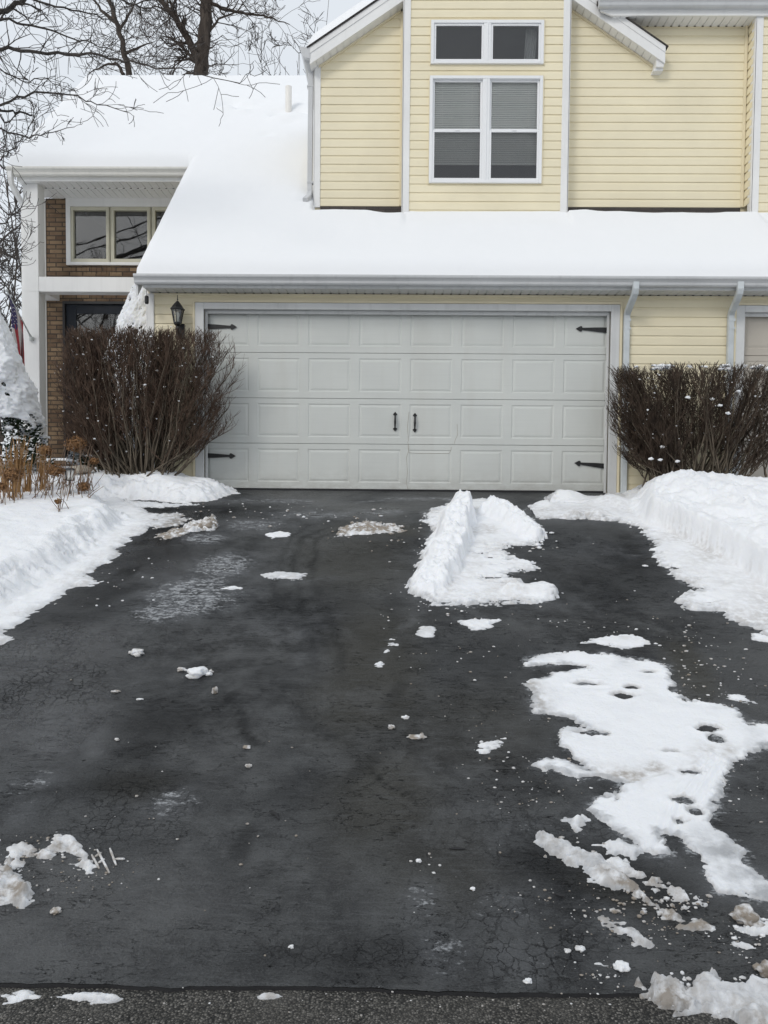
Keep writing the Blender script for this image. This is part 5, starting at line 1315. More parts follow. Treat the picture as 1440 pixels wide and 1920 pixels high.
# ---- upper windows
def win_unit(W, panes, double, name):
    mb = MB(); x0, x1, z0, z1 = W; w = .038
    y0, y1 = YF - .036, YF + .06
    mb.box(x0, x0 + w, y0, y1, z0, z1); mb.box(x1 - w, x1, y0, y1, z0, z1); mb.box(x0 + w, x1 - w, y0, y1, z1 - w, z1); mb.box(x0 + w, x1 - w, y0 - .008, y1, z0, z0 + w)
    xm = (x0 + x1) / 2; mb.box(xm - .045, xm + .045, y0 + .002, y1, z0 + w, z1 - w); mb.box(xm - .010, xm + .010, y0 - .006, y0 + .0015, z0 + w, z1 - w)
    u = H(mb, name, M['winframe'], bevel=.003)
    mb = MB(); mb.box(x0 - .012, x0 - .001, YF - .03, YF - .004, z0 - .012, z1 + .012); mb.box(x1 + .001, x1 + .012, YF - .03, YF - .004, z0 - .012, z1 + .012); mb.box(x0 - .001, x1 + .001, YF - .03, YF - .004, z1 + .001, z1 + .012)
    mb.build('frame_channel', M['beige_trim'], u)
    for s in (0, 1):
        a = x0 + w if s == 0 else xm + .045; b_ = xm - .045 if s == 0 else x1 - w
        if not double:
            parts = [(z0 + w, z1 - w, YF - .020)]
        else:
            zm = z0 + (z1 - z0) * .487
            parts = [(zm + .012, z1 - w, YF + .0), (z0 + w, zm + .012, YF - .028)]
        for j, (za, zb, yy) in enumerate(parts):
            k = .026
            f = MB(); f.box(a, a + k, yy, yy + .03, za, zb); f.box(b_ - k, b_, yy, yy + .03, za, zb); f.box(a + k, b_ - k, yy, yy + .03, zb - k, zb); f.box(a + k, b_ - k, yy, yy + .03, za, za + k)
            if double and j == 1: f.box((a + b_) / 2 - .03, (a + b_) / 2 + .03, yy - .008, yy, zb - .012, zb - .002)
            if not double:
                for q in (a + .05, b_ - .05): f.box(q - .012, q + .012, yy - .014, yy - .0, za - .01, za + .004)
            f.build('sash', M['winframe'], u, bevel=.002)
            g = MB(); g.quad((a + k, yy + .012, za + k), (b_ - k, yy + .012, za + k), (b_ - k, yy + .012, zb - k), (a + k, yy + .012, zb - k)); g.build('pane', M['glass'], u)
            if double and j == 1:
                g = MB(); g.quad((a + .01, yy + .024, za + .01), (b_ - .01, yy + .024, za + .01), (b_ - .01, yy + .024, zb - .01), (a + .01, yy + .024, zb - .01)); g.build('insect_screen', M['screen'], u)
        if double:
            bl = MB(); zz = z1 - w - .01; zend = z0 + (z1 - z0) * .215
            while zz > zend:
                bl.add([(a + .01, YF + .064, zz), (b_ - .01, YF + .064, zz), (b_ - .01, YF + .056, zz - .0225), (a + .01, YF + .056, zz - .0225)], [(0, 1, 2, 3)])
                zz -= .023
            bl.box(a + .01, b_ - .01, YF + .045, YF + .07, zend - .03, zend - .012)
            for q in (.2, .8): bl.box(a + (b_ - a) * q - .001, a + (b_ - a) * q + .001, YF + .046, YF + .048, zend, z1 - w)
            bl.build('blind', M['blind'], u)
    if not double:
        cu = MB(); xs__ = np.linspace(x1 - .20, x1 - .06, 15)
        for i in range(14):
            ya, yb = YF + .12 + .02 * math.sin(i * 2.1), YF + .12 + .02 * math.sin((i + 1) * 2.1)
            cu.quad((xs__[i] - .03, ya, z0), (xs__[i + 1] - .03, yb, z0), (xs__[i + 1], yb, z1), (xs__[i], ya, z1))
        cu.build('curtain', M['curtain'], u)
    r = MB(); room(r, x0 + .02, x1 - .02, YF + .1, YF + 2.4, z0 - (.4 if double else .02), z1 + .0); r.build('interior', M['interior'], u)
    return u
win_unit(WT, 2, False, 'transom_window'); win_unit(WB, 2, True, 'double_hung_window')

# ---- wall lantern
lc = P(333, 590, 8.86); lx = lc.x; ly = 8.86
k = 8.86 / F
zz = lambda py: PZ(333, py, 8.86)
mb = MB()
mb.tube([(lx, ly, zz(553)), (lx, ly, zz(563))], [.003, .006], 8); rock(mb, (lx, ly, zz(562)), .009, 1, (1, 1, 1), 1, 0)
mb.lathe([(.008, zz(564)), (.030, zz(568)), (.055, zz(573)), (.070, zz(577)), (.082, zz(578.5)), (.084, zz(581)), (.072, zz(582))][::-1], lx, ly, 6, .52)
for kq in range(6):
    a = .52 + kq * math.pi / 3
    mb.tube([(lx + .070 * math.cos(a), ly + .070 * math.sin(a), zz(581)), (lx + .042 * math.cos(a), ly + .042 * math.sin(a), zz(606))], .005, 5)
mb.lathe([(.020, zz(612)), (.045, zz(608)), (.047, zz(605)), (.040, zz(604))], lx, ly, 6, .52)
mb.lathe([(.012, zz(622)), (.022, zz(616)), (.018, zz(611))], lx, ly, 10)
mb.tube([(lx, ly, zz(612)), (lx, ly, zz(622)), (lx, ly + .03, zz(628)), (lx, ly + .09, zz(626)), (lx, YG - .02, zz(618))], .011, 8)
mb.box(lx - .05, lx + .05, YG - .045, YG - .018, zz(632), zz(604))
lan = H(mb, 'wall_lantern', M['black'])
tag(lan, label='black wall lantern beside the garage door')
g = MB()
for kq in range(6):
    a, a2 = .52 + kq * math.pi / 3, .52 + (kq + 1) * math.pi / 3
    g.quad((lx + .040 * math.cos(a), ly + .040 * math.sin(a), zz(605.5)), (lx + .040 * math.cos(a2), ly + .040 * math.sin(a2), zz(605.5)), (lx + .067 * math.cos(a2), ly + .067 * math.sin(a2), zz(582)), (lx + .067 * math.cos(a), ly + .067 * math.sin(a), zz(582)))
g.build('lantern_glass', M['lamp_glass'], lan)
g = MB(); g.lathe([(.014, zz(605)), (.014, zz(596)), (.022, zz(592)), (.020, zz(587)), (.008, zz(585))], lx, ly, 10); g.build('bulb', M['blind'], lan, smooth=True)
# little dark ornament hanging at the eave corner
hc = P(275, 562, 8.82)
mb = MB(); mb.tube([(hc.x, hc.y, zFb), (hc.x, hc.y, hc.z + .04)], .0025, 5)
mb.lathe([(.006, hc.z - .050), (.018, hc.z - .046), (.024, hc.z - .03), (.024, hc.z + .03), (.018, hc.z + .044), (.006, hc.z + .048)], hc.x, hc.y, 12)
o = mb.build('hanging_ornament', M['black'], loc=(hc.x, hc.y, hc.z)); tag(o, 'small black cylinder hanging on a cord at the left corner of the garage eave', 'ornament')

# ================================================================== FLAG
fs = P(60, 636, 11.19); ft = P(13, 545, 10.62)
fl = empty('flag', tuple(fs), 'limp striped flag with white stars on a slanted pole on the white porch pillar', 'flag')
mb = MB(); mb.tube([fs, ft], [.011, .009], 8); rock(mb, ft, .022, 2, (1, 1, 1), 2, 0); mb.build('pole', M['pole'], fl, smooth=True)
mb = MB(); mb.lathe([(.03, fs.z - .03), (.034, fs.z), (.03, fs.z + .03)], fs.x, fs.y - .015, 10); mb.tube([fs + Vector((0, .01, -.01)), fs + (ft - fs) * .1], [.022, .016], 8); mb.build('bracket', M['pole'], fl)
red = plain('flag_red', (.42, .05, .06), .8, .15, 20); wht = plain('flag_white', (.66, .62, .62), .8, .1, 20); blu = plain('flag_blue', (.055, .045, .15), .8, .2, 20)
mb = MB(); nu, nv = 39, 60
stars = set()
for r in range(9):
    for c in range(6 if r % 2 == 0 else 5):
        u = int((.03 + .48 * (r + .5) / 9) * nu); v = int((.02 + .36 * ((c + (.5 if r % 2 == 0 else 1.0)) / 6)) * nv); stars.add((u, v))
def fpt(u, v):
    a = ft + (fs - ft) * (.03 + .58 * u)
    drop = v * .98
    sway = .055 * math.sin(u * 15 + 1.0) * min(1, v * 3) + .02 * math.sin(u * 33 + v * 5)
    gather = min(1, v * 1.6) * .42
    x = a.x + (ft.x + .07 - a.x) * gather + .015 * math.sin(u * 19 + v * 2) * min(1, v * 3)
    y = a.y + (ft.y + .25 - a.y) * gather + sway
    return (x + .02 * v, y, a.z - .012 - drop * (.80 + .2 * (1 - u)) - .02 * u * v)
for i in range(nu + 1):
    for j in range(nv + 1): mb.v.append(fpt(i / nu, j / nv))
for i in range(nu):
    for j in range(nv):
        mb.f.append((i * (nv + 1) + j, (i + 1) * (nv + 1) + j, (i + 1) * (nv + 1) + j + 1, i * (nv + 1) + j + 1))
        if i / nu < 7 / 13 and j / nv < .4: mb.mi.append(1 if (i, j) in stars else 2)
        else: mb.mi.append(0 if (i // 3) % 2 == 0 else 1)
mb.build('cloth', [red, wht, blu], fl, smooth=True)

# ================================================================== SHRUBS
def shrub(name, cx, cy, z0, env, nst, seed, twig_mat, label, cat, flat=False, br=2.6, base_r=(.28, .16), snowbits=60, depth=.5):
    """vase shaped leafless shrub; env(z) gives left and right limits"""
    rn = random.Random(seed)
    root = empty(name, (cx, cy, z0), label, cat)
    st, tw = MB(), MB()
    ztop = env['top']
    def inside(p, slack=1.0):
        t = (p.z - z0) / (ztop - z0)
        if t > 1.0 + .02 * slack: return False
        l, r = np.interp(t, env['t'], env['l']), np.interp(t, env['t'], env['r'])
        xx = p.x
        m = (l + r) / 2; hw = (r - l) / 2
        return ((xx - m) / hw) ** 2 + ((p.y - cy) / (depth * hw / env['hw'] + .05)) ** 2 < 1.0 * slack
    nodes = []
    for i in range(nst):
        # aim: spread over the top surface and the flanks
        while True:
            t = 1.0 if rn.random() < .36 else rn.uniform(.14, 1.0)
            l, r = np.interp(t, env['t'], env['l']), np.interp(t, env['t'], env['r'])
            m, hw = (l + r) / 2, (r - l) / 2
            a = rn.uniform(-1, 1); d_ = depth * hw / env['hw']
            if t < 1.0: a = rn.choice((-1, -1, 1)) * rn.uniform(.6, 1.0)
            b_ = rn.uniform(-1, 1)
            if a * a + b_ * b_ < 1 and (t == 1.0 or a * a + b_ * b_ > .5): break
        T = Vector((m + a * hw * .97, cy + b_ * d_ * .95, z0 + t * (ztop - z0)))
        B = Vector((cx + (T.x - cx) * .22 + rn.gauss(0, base_r[0] * .35), cy + b_ * base_r[1] + rn.gauss(0, .03), z0 - .04))
        G0 = Vector((B.x * .97 + cx * .03, B.y, z0 - .42))
        n = 9; pts = []
        bend = rn.uniform(-.25, .1) if t < .75 else rn.uniform(-.1, .2)
        ph = rn.uniform(0, 6.28)
        for k_ in range(n + 1):
            s_ = k_ / n
            p = B.lerp(T, s_)
            p.x = B.x + (T.x - B.x) * (s_ ** (1.0 + bend)) + .018 * math.sin(s_ * 9 + ph); p.y = B.y + (T.y - B.y) * (s_ ** (1 + bend)) + .018 * math.sin(s_ * 8 + ph * 2)
            p += Vector((rn.gauss(0, .007), rn.gauss(0, .007), 0)); pts.append(p)
        r0 = rn.uniform(.006, .013)
        st.tube([G0] + pts, [r0] + [r0 * (1 - .78 * k_ / n) for k_ in range(n + 1)], 5, False)
        tdir = (T - B).normalized()
        for k_ in range(3, n + 1):
            nb = br * (.45 + 1.1 * (k_ / n) ** 1.3)
            nb = int(nb) + (1 if rn.random() < nb % 1 else 0)
            for q in range(nb):
                o_ = pts[k_ - 1].lerp(pts[k_], rn.random())
                dd = (tdir * 1.0 + Vector((rn.gauss(0, .55), rn.gauss(0, .55), rn.uniform(.0, .5)))).normalized()
                L = rn.uniform(.14, .38)
                bp = [o_]; cur = o_.copy(); ok = True
                for m_ in range(4):
                    dd = (dd + Vector((rn.gauss(0, .16), rn.gauss(0, .16), .10))).normalized()
                    nx = cur + dd * (L / 4)
                    if not inside(nx, 1.10 if not flat else 1.02): break
                    bp.append(nx); cur = nx
                if len(bp) < 2: continue
                tw.tube(bp, [.0036 - .0018 * i_ / len(bp) for i_ in range(len(bp))], 3, False)
                for i_ in range(1, len(bp)):
                    for w_ in range(2 if rn.random() < .75 else 1):
                        d2 = (dd + Vector((rn.gauss(0, .6), rn.gauss(0, .6), rn.uniform(-.1, .5)))).normalized()
                        l2 = rn.uniform(.05, .14); e1 = bp[i_] + d2 * l2 * .5 + Vector((0, 0, .004)); e2 = bp[i_] + d2 * l2 + Vector((rn.gauss(0, .008), rn.gauss(0, .008), .014))
                        if not inside(e2, 1.16 if not flat else 1.04): continue
                        tw.tube([bp[i_], e1, e2], [.0021, .0018, .0012], 3, False)
                        nodes.append(e2)
    st.build('stems', M['stem'], root, smooth=True)
    tw.build('twigs', twig_mat, root, smooth=True)
    sb = MB()
    for i in range(snowbits):
        p = rn.choice(nodes)
        rock(sb, p, rn.choice((.004, .005, .007, .010, .014)), rn.random() * 99, (1.2, 1, .7), 1, .4)
    if snowbits:
        o = sb.build('snow_clumps', M['snow'], root, smooth=True)
        return root, nodes, sb
    return root, nodes, sb
# left shrub
cyL = 8.66
def ex(px, py, Yc): return PX(px, py, Yc)
zb = PZ(265, 892, cyL); ztp = PZ(290, 622, cyL)
tt = [0, .1, .25, .4, .55, .7, .85, 1.0]
pyy = [892 - t_ * 270 for t_ in tt]
ll = [ex(a, b_, cyL) for a, b_ in zip((165, 140, 120, 110, 104, 101, 104, 122), pyy)]
rr = [ex(a, b_, cyL) for a, b_ in zip((345, 395, 432, 442, 448, 456, 463, 418), pyy)]
left_shrub, nL, _ = shrub('bare_shrub', ex(265, 880, cyL), cyL, zb, dict(top=ztp, t=tt, l=ll, r=rr, hw=1.0), 200, 11, M['twig'],
      'big leafless rounded shrub with red brown twig tips, left of the white garage door', 'shrub', False, 1.95, snowbits=380, depth=.36)
# right shrub
cyR = 8.42
zbR = PZ(1300, 905, cyR); ztR = PZ(1300, 690, cyR)
tt = [0, .15, .3, .45, .6, .75, .9, 1.0]
pyy = [900 - t_ * 210 for t_ in tt]
rpx = (1440, 1470, 1492, 1500, 1505, 1508, 1508, 1500); lpx = (1195, 1168, 1150, 1142, 1140, 1138, 1136, 1139)
ll = [ex(a, b_, cyR) for a, b_ in zip(lpx, pyy)]; rr = [ex(a, b_, cyR) for a, b_ in zip(rpx, pyy)]
right_shrub, nR, _ = shrub('bare_shrub', ex(1310, 890, cyR), cyR, zbR, dict(top=ztR, t=tt, l=ll, r=rr, hw=1.04), 170, 23, M['twig_dark'],
      'leafless shrub clipped flat on top with snow on it, right of the white garage door', 'shrub', True, 1.7, base_r=(.65, .2), snowbits=260, depth=.45)
rn = random.Random(3)
sb = MB()
for px, w in [(1235, 3), (1240, 4), (1228, 3), (1247, 3), (1222, 2), (1258, 3), (1360, 4), (1356, 3), (1410, 3), (1425, 3), (1438, 3), (1395, 2), (1195, 2), (1290, 2), (1320, 2)]:
    for k_ in range(3):
        p = P(px + rn.uniform(-5, 5), 688 + rn.uniform(-3, 5), cyR + rn.uniform(-.35, .1)); rock(sb, p, w * .0075, rn.random() * 99, (1.4, 1.3, .6), 2, .4)
for px, py in ((1238, 862), (1335, 748), (1385, 733), (1242, 838), (1290, 745), (1350, 760), (1365, 775), (1220, 860), (1270, 865)):
    p = P(px, py, cyR - .3); rock(sb, p, .02, px, (1.3, 1, .7), 2, .4)
sb.build('snow_caps', M['snow'], right_shrub, smooth=True)

# ================================================================== EVERGREENS UNDER SNOW
def evergreen(name, cx, cy, z0, zt, r0, label, seed, snow_from=.0, power=.85, xmax=99.):
    root = empty(name, (cx, cy, z0), label, 'evergreen')
    rn = random.Random(seed)
    R = lambda t: r0 * (1 - t) ** power
    mb = MB()
    for i in range(9000):
        t = rn.random() ** 1.3; a = rn.uniform(0, 6.283); q = R(t) * math.sqrt(rn.uniform(.35, 1.05)); z = z0 + t * (zt - z0)
        c = Vector((min(cx + q * math.cos(a), xmax - .07), cy + q * math.sin(a), z)); d_ = Vector((math.cos(a), math.sin(a), rn.uniform(-.1, .7))) + Vector((rn.gauss(0, .4), rn.gauss(0, .4), rn.gauss(0, .3))); d_.normalize()
        s_ = d_.cross(Vector((rn.gauss(0, 1), rn.gauss(0, 1), 1))).normalized(); L = rn.uniform(.03, .075)
        mb.add([c - s_ * .009, c + d_ * L * .5 - s_ * .013, c + d_ * L, c + d_ * L * .5 + s_ * .013], [(0, 1, 2, 3)])
    mb.build('foliage', M['needles'], root)
    mb = MB(); mb.tube([(cx, cy, z0 - .3), (cx, cy, zt - .1)], [.05, .01], 7); mb.build('trunk', M['bark'], root)
    na, nt = 260, 190
    A, T = np.meshgrid(np.linspace(.5 * np.pi, 2.5 * np.pi, na), np.linspace(0.0, 1.0, nt))
    U = A * r0 * .6; Vv = T * (zt - z0)
    n1 = fbm(U, Vv * 1.2, 3.2, 5, seed, .6); n2 = fbm(U, Vv * 1.6, 11, 4, seed + 1, .65)
    Rr = r0 * np.clip(1 - T, 0, 1) ** power * (1.02 + .16 * n1) + .04 + .030 * n2 + .03 * n1
    Rr[-1, :] = .01
    X = np.minimum(cx + Rr * np.cos(A), xmax); Y = cy + Rr * np.sin(A); Z = z0 + T * (zt + .05 - z0)
    cov = n2 * 1.1 + n1 * 1.1 + np.minimum((T - snow_from) * 3.6, .62) + .0
    keepv = cov > .0
    keep = keepv[:-1, :-1] & keepv[1:, :-1] & keepv[:-1, 1:] & keepv[1:, 1:]
    grid_obj('snow_cover', X, Y, Z, keep, M['snow'], {'dirt': 0 * X, 'ice': 0 * X}, parent=root)
    # loose clumps where the cover breaks up
    sb = MB()
    for i in range(120):
        t = rn.uniform(max(0, snow_from - .25), snow_from + .15); a = rn.uniform(0, 6.28); q = R(t) * 1.0
        rock(sb, (min(cx + q * math.cos(a), xmax - .06), cy + q * math.sin(a), z0 + t * (zt - z0)), rn.uniform(.015, .045), rn.random() * 99, (1.2, 1.2, .6), 1, .4)
    sb.build('snow_clumps', M['snow'], root, smooth=True)
evergreen('conical_evergreen', PX(270, 700, 10.1), 10.1, 1.6, PZ(270, 516, 10.1), .92, 'tall pointed evergreen buried in snow behind the big left shrub, by the porch', 31, snow_from=.12, power=.9, xmax=xL - .03)
evergreen('conical_evergreen', PX(-38, 700, 8.9), 8.9, 1.6, PZ(-38, 540, 8.9), .80, 'snow covered evergreen with dark green base at the left edge in front of the flag', 47, snow_from=.30, power=.75)

# ================================================================== DRY GARDEN PLANTS
def ground_at(px, Yc):
    """lawn snow surface height under a pixel column at depth Yc"""
    x = PX(px, 900, Yc); X = np.array([[x]]); Y = np.array([[Yc]])
    return x, float(zd(Yc)) + max(0, float(lawn_h(X, Y)[0][0, 0]))
rn = random.Random(77)
def grass(px, Yc, n, hpx, spread, label):
    x, z = ground_at(px, Yc)
    mb = MB()
    for i in range(n):
        a = rn.uniform(0, 6.28); r = rn.uniform(0, spread); h_ = hpx / F * Yc * rn.uniform(.45, 1.0)
        lean = Vector((rn.gauss(0, .10), rn.gauss(0, .10), 1))
        p0 = Vector((x + r * math.cos(a), Yc + r * math.sin(a) * .6, z - .04)); p1 = p0 + lean * h_ * .5; p2 = p1 + (lean + Vector((rn.gauss(0, .06), rn.gauss(0, .06), 0))) * h_ * .5
        mb.tube([p0, p1, p2], [.0045, .0038, .002], 4, False)
    o = mb.build('dry_stalk_clump', M['straw'], loc=(x, Yc, z)); tag(o, label, 'dried plant', 'dry straw stalks in the left bed')
grass(32, 7.55, 60, 118, .035, 'tallest dense bundle of orange straw stalks at the left edge')
grass(52, 7.6, 34, 82, .05, 'shorter bundle of straw stalks right of the tallest one')
grass(8, 7.5, 32, 105, .10, 'loose straw stalks cut by the left edge of the photo')
grass(80, 7.7, 22, 95, .12, 'thin scattered straw stalks in front of the white pillar')
grass(20, 7.3, 30, 60, .14, 'short straw stalks around the round dried flower head at the left')
def hydrangea(px, py, r, Yc, bpx, label, snow=False):
    c = P(px, py, Yc); x, z = ground_at(bpx, Yc)
    root = empty('dried_hydrangea', (x, Yc, z), label, 'dried flower', 'dried hydrangea heads in the left bed')
    R = r / F * Yc
    mb = MB()
    base = Vector((x, Yc, z - .03)); mid = base.lerp(c, .5) + Vector((rn.gauss(0, .02), rn.gauss(0, .02), .02))
    mb.tube([base, mid, c], [.005, .004, .003], 5, False)
    for i in range(5):
        b2 = base + Vector((rn.gauss(0, .05), rn.gauss(0, .04), 0)); t2 = b2 + Vector((rn.gauss(0, .10), rn.gauss(0, .08), rn.uniform(.1, .4)))
        mb.tube([b2, b2.lerp(t2, .5) + Vector((rn.gauss(0, .01), 0, 0)), t2], [.004, .003, .002], 4, False)
    mb.build('stem', M['deadstem'], root)
    mb = MB()
    for i in range(int(500 * (R / .1) ** 1.2) + 60):
        v = Vector((rn.gauss(0, 1), rn.gauss(0, 1), rn.gauss(0, 1))).normalized(); q = R * rn.uniform(.6, 1.05)
        p = c + Vector((v.x * q * 1.1, v.y * q, v.z * q * .8)); s_ = v.cross(Vector((rn.gauss(0, 1), rn.gauss(0, 1), rn.gauss(0, 1)))).normalized(); u_ = v.cross(s_) + v * rn.gauss(0, .6)
        w_ = rn.uniform(.006, .011)
        mb.add([p - s_ * w_, p - u_ * w_, p + s_ * w_, p + u_ * w_], [(0, 1, 2, 3)])
    rock(mb, c, R * .6, px, (1.1, 1, .8), 2, .3)
    mb.build('flower_head', M['petal'], root)
hydrangea(24, 890, 18, 7.2, 26, 'round tan dried flower head on a stem at the left edge')
hydrangea(103, 882, 17, 7.5, 95, 'tan dried flower head beside the little solar lamp')
hydrangea(85, 845, 13, 7.9, 84, 'dried flower head in front of the foot of the brick wall')
hydrangea(142, 833, 19, 8.0, 118, 'highest and widest dried flower head, in front of the porch step')
hydrangea(176, 865, 8, 7.9, 160, 'small orange dried flower head touching the big left shrub')
hydrangea(156, 912, 12, 7.6, 148, 'dark brown dried flower head lying low on the snow, right of the lamp')
hydrangea(109, 940, 6, 7.0, 112, 'tiny dried flower head fallen on the snow, nearest the driveway')
hydrangea(3, 912, 9, 7.1, 4, 'dried flower head half cut by the left edge')
mb = MB()
for i in range(60):
    px = rn.uniform(40, 175); Yc = rn.uniform(7.3, 8.1); x, z = ground_at(px, Yc)
    b_ = Vector((x, Yc, z - .03)); t_ = b_ + Vector((rn.gauss(.05, .09), rn.gauss(0, .08), rn.uniform(.08, .55)))
    mb.tube([b_, b_.lerp(t_, .5) + Vector((rn.gauss(0, .012), rn.gauss(0, .012), .01)), t_], [.0035, .003, .0018], 4, False)
    if i % 4 == 0: mb.tube([t_, t_ + Vector((rn.gauss(0, .03), 0, .05))], [.002, .001], 3, False)
o = mb.build('dead_stems', M['deadstem'], loc=(PX(100, 890, 7.7), 7.7, 1.5)); tag(o, 'many thin bare dead stems poking out of the snow bed', 'dead stems', kind='stuff')
# solar lamp
lx, lz = ground_at(131, 7.6); lc = P(131, 890, 7.6)
lamp = empty('solar_lamp', (lx, 7.6, lz), 'little grey garden lamp standing in the snow among the dried flowers', 'garden lamp')
mb = MB(); mb.lathe([(.058, lc.z + .045), (.050, lc.z + .058), (.020, lc.z + .07)], lc.x, 7.6, 12); mb.lathe([(.045, lc.z - .05), (.042, lc.z - .062)], lc.x, 7.6, 12)
for kq in range(6):
    a = kq * math.pi / 3; mb.tube([(lc.x + .046 * math.cos(a), 7.6 + .046 * math.sin(a), lc.z + .045), (lc.x + .040 * math.cos(a), 7.6 + .040 * math.sin(a), lc.z - .05)], .004, 5)
mb.build('frame', M['bronze'], lamp)
mb = MB(); mb.lathe([(.034, lc.z - .05), (.038, lc.z + .044)], lc.x, 7.6, 12); mb.build('lens', M['blind'], lamp)
mb = MB(); mb.tube([(lc.x, 7.6, lc.z - .06), (lc.x, 7.6, lz - .1)], .008, 6); mb.build('stake', M['bronze'], lamp)
q = P(150, 880, 8.6); mb = MB(); rock(mb, (q.x, q.y, q.z), .14, 4, (1, .8, .35), 3, .12); o = mb.build('stepping_stone', M['concrete'], smooth=True, loc=(q.x, q.y, q.z)); tag(o, 'flat grey stone half covered by snow in front of the porch step', 'stone')

# ================================================================== TREES
def grow(mb, p, d_, L, r, depth, rn, up=.06, spread=.55, kids=(2, 4), wob=.13, minr=.004, seg=5, sides=5, droop=0.0):
    pts = [p.copy()]; cur = p.copy(); dd = d_.copy(); rs = [r]
    for i in range(seg):
        dd = (dd + Vector((rn.gauss(0, wob), rn.gauss(0, wob), rn.gauss(0, wob) + up - droop))).normalized()
        cur = cur + dd * (L / seg); pts.append(cur.copy()); rs.append(max(minr, r * (1 - .55 * (i + 1) / seg)))
    mb.tube(pts, rs, sides if r > .02 else (4 if r > .01 else 3), False)
    if depth <= 0: return
    n = rn.randint(*kids)
    for k_ in range(n + 1):
        t_ = 1.0 if k_ == 0 else rn.uniform(.3, .95)
        i = min(seg - 1, int(t_ * seg)); o_ = pts[i].lerp(pts[i + 1], t_ * seg - i) if i < seg else pts[-1]
        nd = (dd + Vector((rn.gauss(0, spread), rn.gauss(0, spread), rn.gauss(0, spread * .8)))).normalized()
        grow(mb, o_, nd, L * rn.uniform(.5, .78), max(minr, r * rn.uniform(.35, .6)), depth - 1, rn, up, spread, kids, wob * 1.1, minr, max(3, seg - 1), sides, droop)
def limb(mb, pix, Ys, rs, rn, twigs=1.0, tl=.35, minr=.0035, dens=3, dp=1):
    """a limb following measured points, with side twigs"""
    pts = [P(x, y, Yv) for (x, y), Yv in zip(pix, Ys)]
    # subdivide with small kinks
    fine = []; fr = []
    for i in range(len(pts) - 1):
        for k_ in range(4):
            s_ = k_ / 4; q = pts[i].lerp(pts[i + 1], s_) + Vector((rn.gauss(0, .012), rn.gauss(0, .012), rn.gauss(0, .012))) * (0 if i == 0 and k_ == 0 else 1); fine.append(q); fr.append(rs[i] + (rs[i + 1] - rs[i]) * s_)
    fine.append(pts[-1]); fr.append(rs[-1])
    mb.tube(fine, fr, 6, False)
    n = len(fine)
    for i in range(1, n):
        for k_ in range(int(dens * twigs * .5 + rn.random())):
            if fine[i].x < -8: continue
            t_ = (fine[i] - fine[i - 1]).normalized()
            nd = (t_ * 1.0 + Vector((rn.gauss(0, .6), rn.gauss(0, .5), rn.gauss(0, .6)))).normalized()
            grow(mb, fine[i], nd, tl * rn.uniform(.5, 1.3), max(minr, fr[i] * .45), dp, rn, .02, .6, (1, 3), .2, minr, 4, 4)
# tree whose branches hang in from the left
rn = random.Random(8)
tree = empty('bare_tree', (-7.4, 8.2, 1.5), 'near bare tree whose thin dark branches reach in from the left over the snowy roof', 'tree')
tb = MB(); tb.tube([(-7.4, 8.2, 1.2), (-7.35, 8.2, 3.2), (-7.2, 8.25, 5.5), (-7.3, 8.3, 8.2), (-7.1, 8.4, 10.5)], [.22, .19, .16, .12, .07], 12); tb.build('trunk', M['bark'], tree, smooth=True)
bmb = MB()
TK = lambda z: Vector((-7.3, 8.2, z))
def tpix(z):  # pixel of a trunk point, so limbs start on the trunk
    v = CR.inverted() @ (TK(z) - Vector((0, 0, EYE))); return (720 + F * v.x / -v.z, 960 - F * v.y / -v.z)
limbs = [([tpix(5.0), (-200, 120), (0, 90), (54, 98), (121, 100), (175, 100), (233, 113), (292, 126), (354, 134), (450, 156)], .030, .004, 1.0, .40),
         ([tpix(5.6), (-150, 90), (0, 22), (40, 5), (70, -25), (120, -60)], .045, .02, .8, .5),
         ([tpix(5.3), (-120, 60), (0, 35), (58, 48), (110, 62), (160, 78), (215, 96)], .022, .005, 1.1, .4),
         ([tpix(4.4), (-200, 240), (0, 195), (60, 172), (130, 178), (185, 196), (244, 212)], .022, .004, 1.0, .30),
         ([tpix(4.1), (-200, 230), (0, 243), (53, 260), (85, 250), (140, 238)], .018, .004, .9, .22),
         ([tpix(4.4), (-150, 190), (0, 205), (30, 208), (60, 216)], .020, .012, .35, .25),
         ([tpix(4.0), (-150, 330), (0, 302), (25, 280), (48, 248), (70, 215)], .016, .004, .9, .3),
         ([tpix(5.8), (-100, 10), (20, -20), (90, 10), (150, 22), (210, 40), (260, 75)], .022, .004, 1.0, .4),
         ([tpix(4.9), (-160, 130), (-20, 120), (40, 150), (90, 152), (130, 170)], .014, .004, 1.0, .35),
         ([tpix(6.0), (0, -60), (110, -50), (190, -20), (240, 5), (300, 20), (345, 14)], .024, .004, 1.0, .4),
         ([tpix(3.6), (-160, 460), (0, 420), (30, 402), (44, 380)], .016, .004, .8, .3),
         ([tpix(3.4), (-160, 520), (0, 492), (18, 488), (32, 472), (42, 465)], .020, .005, .8, .3)]
for pix, r0_, r1_, tw_, tl_ in limbs:
    n = len(pix); Ys = [8.2 + .55 * math.sin(i * .5) * (i / n) for i in range(n)]
    rs = [.8 * (r0_ + (r1_ - r0_) * (i / (n - 1))) for i in range(n)]
    limb(bmb, pix, Ys, rs, rn, tw_ * .8, tl_ * .85, .003)
bmb.build('branches', M['twig_bark'], tree)

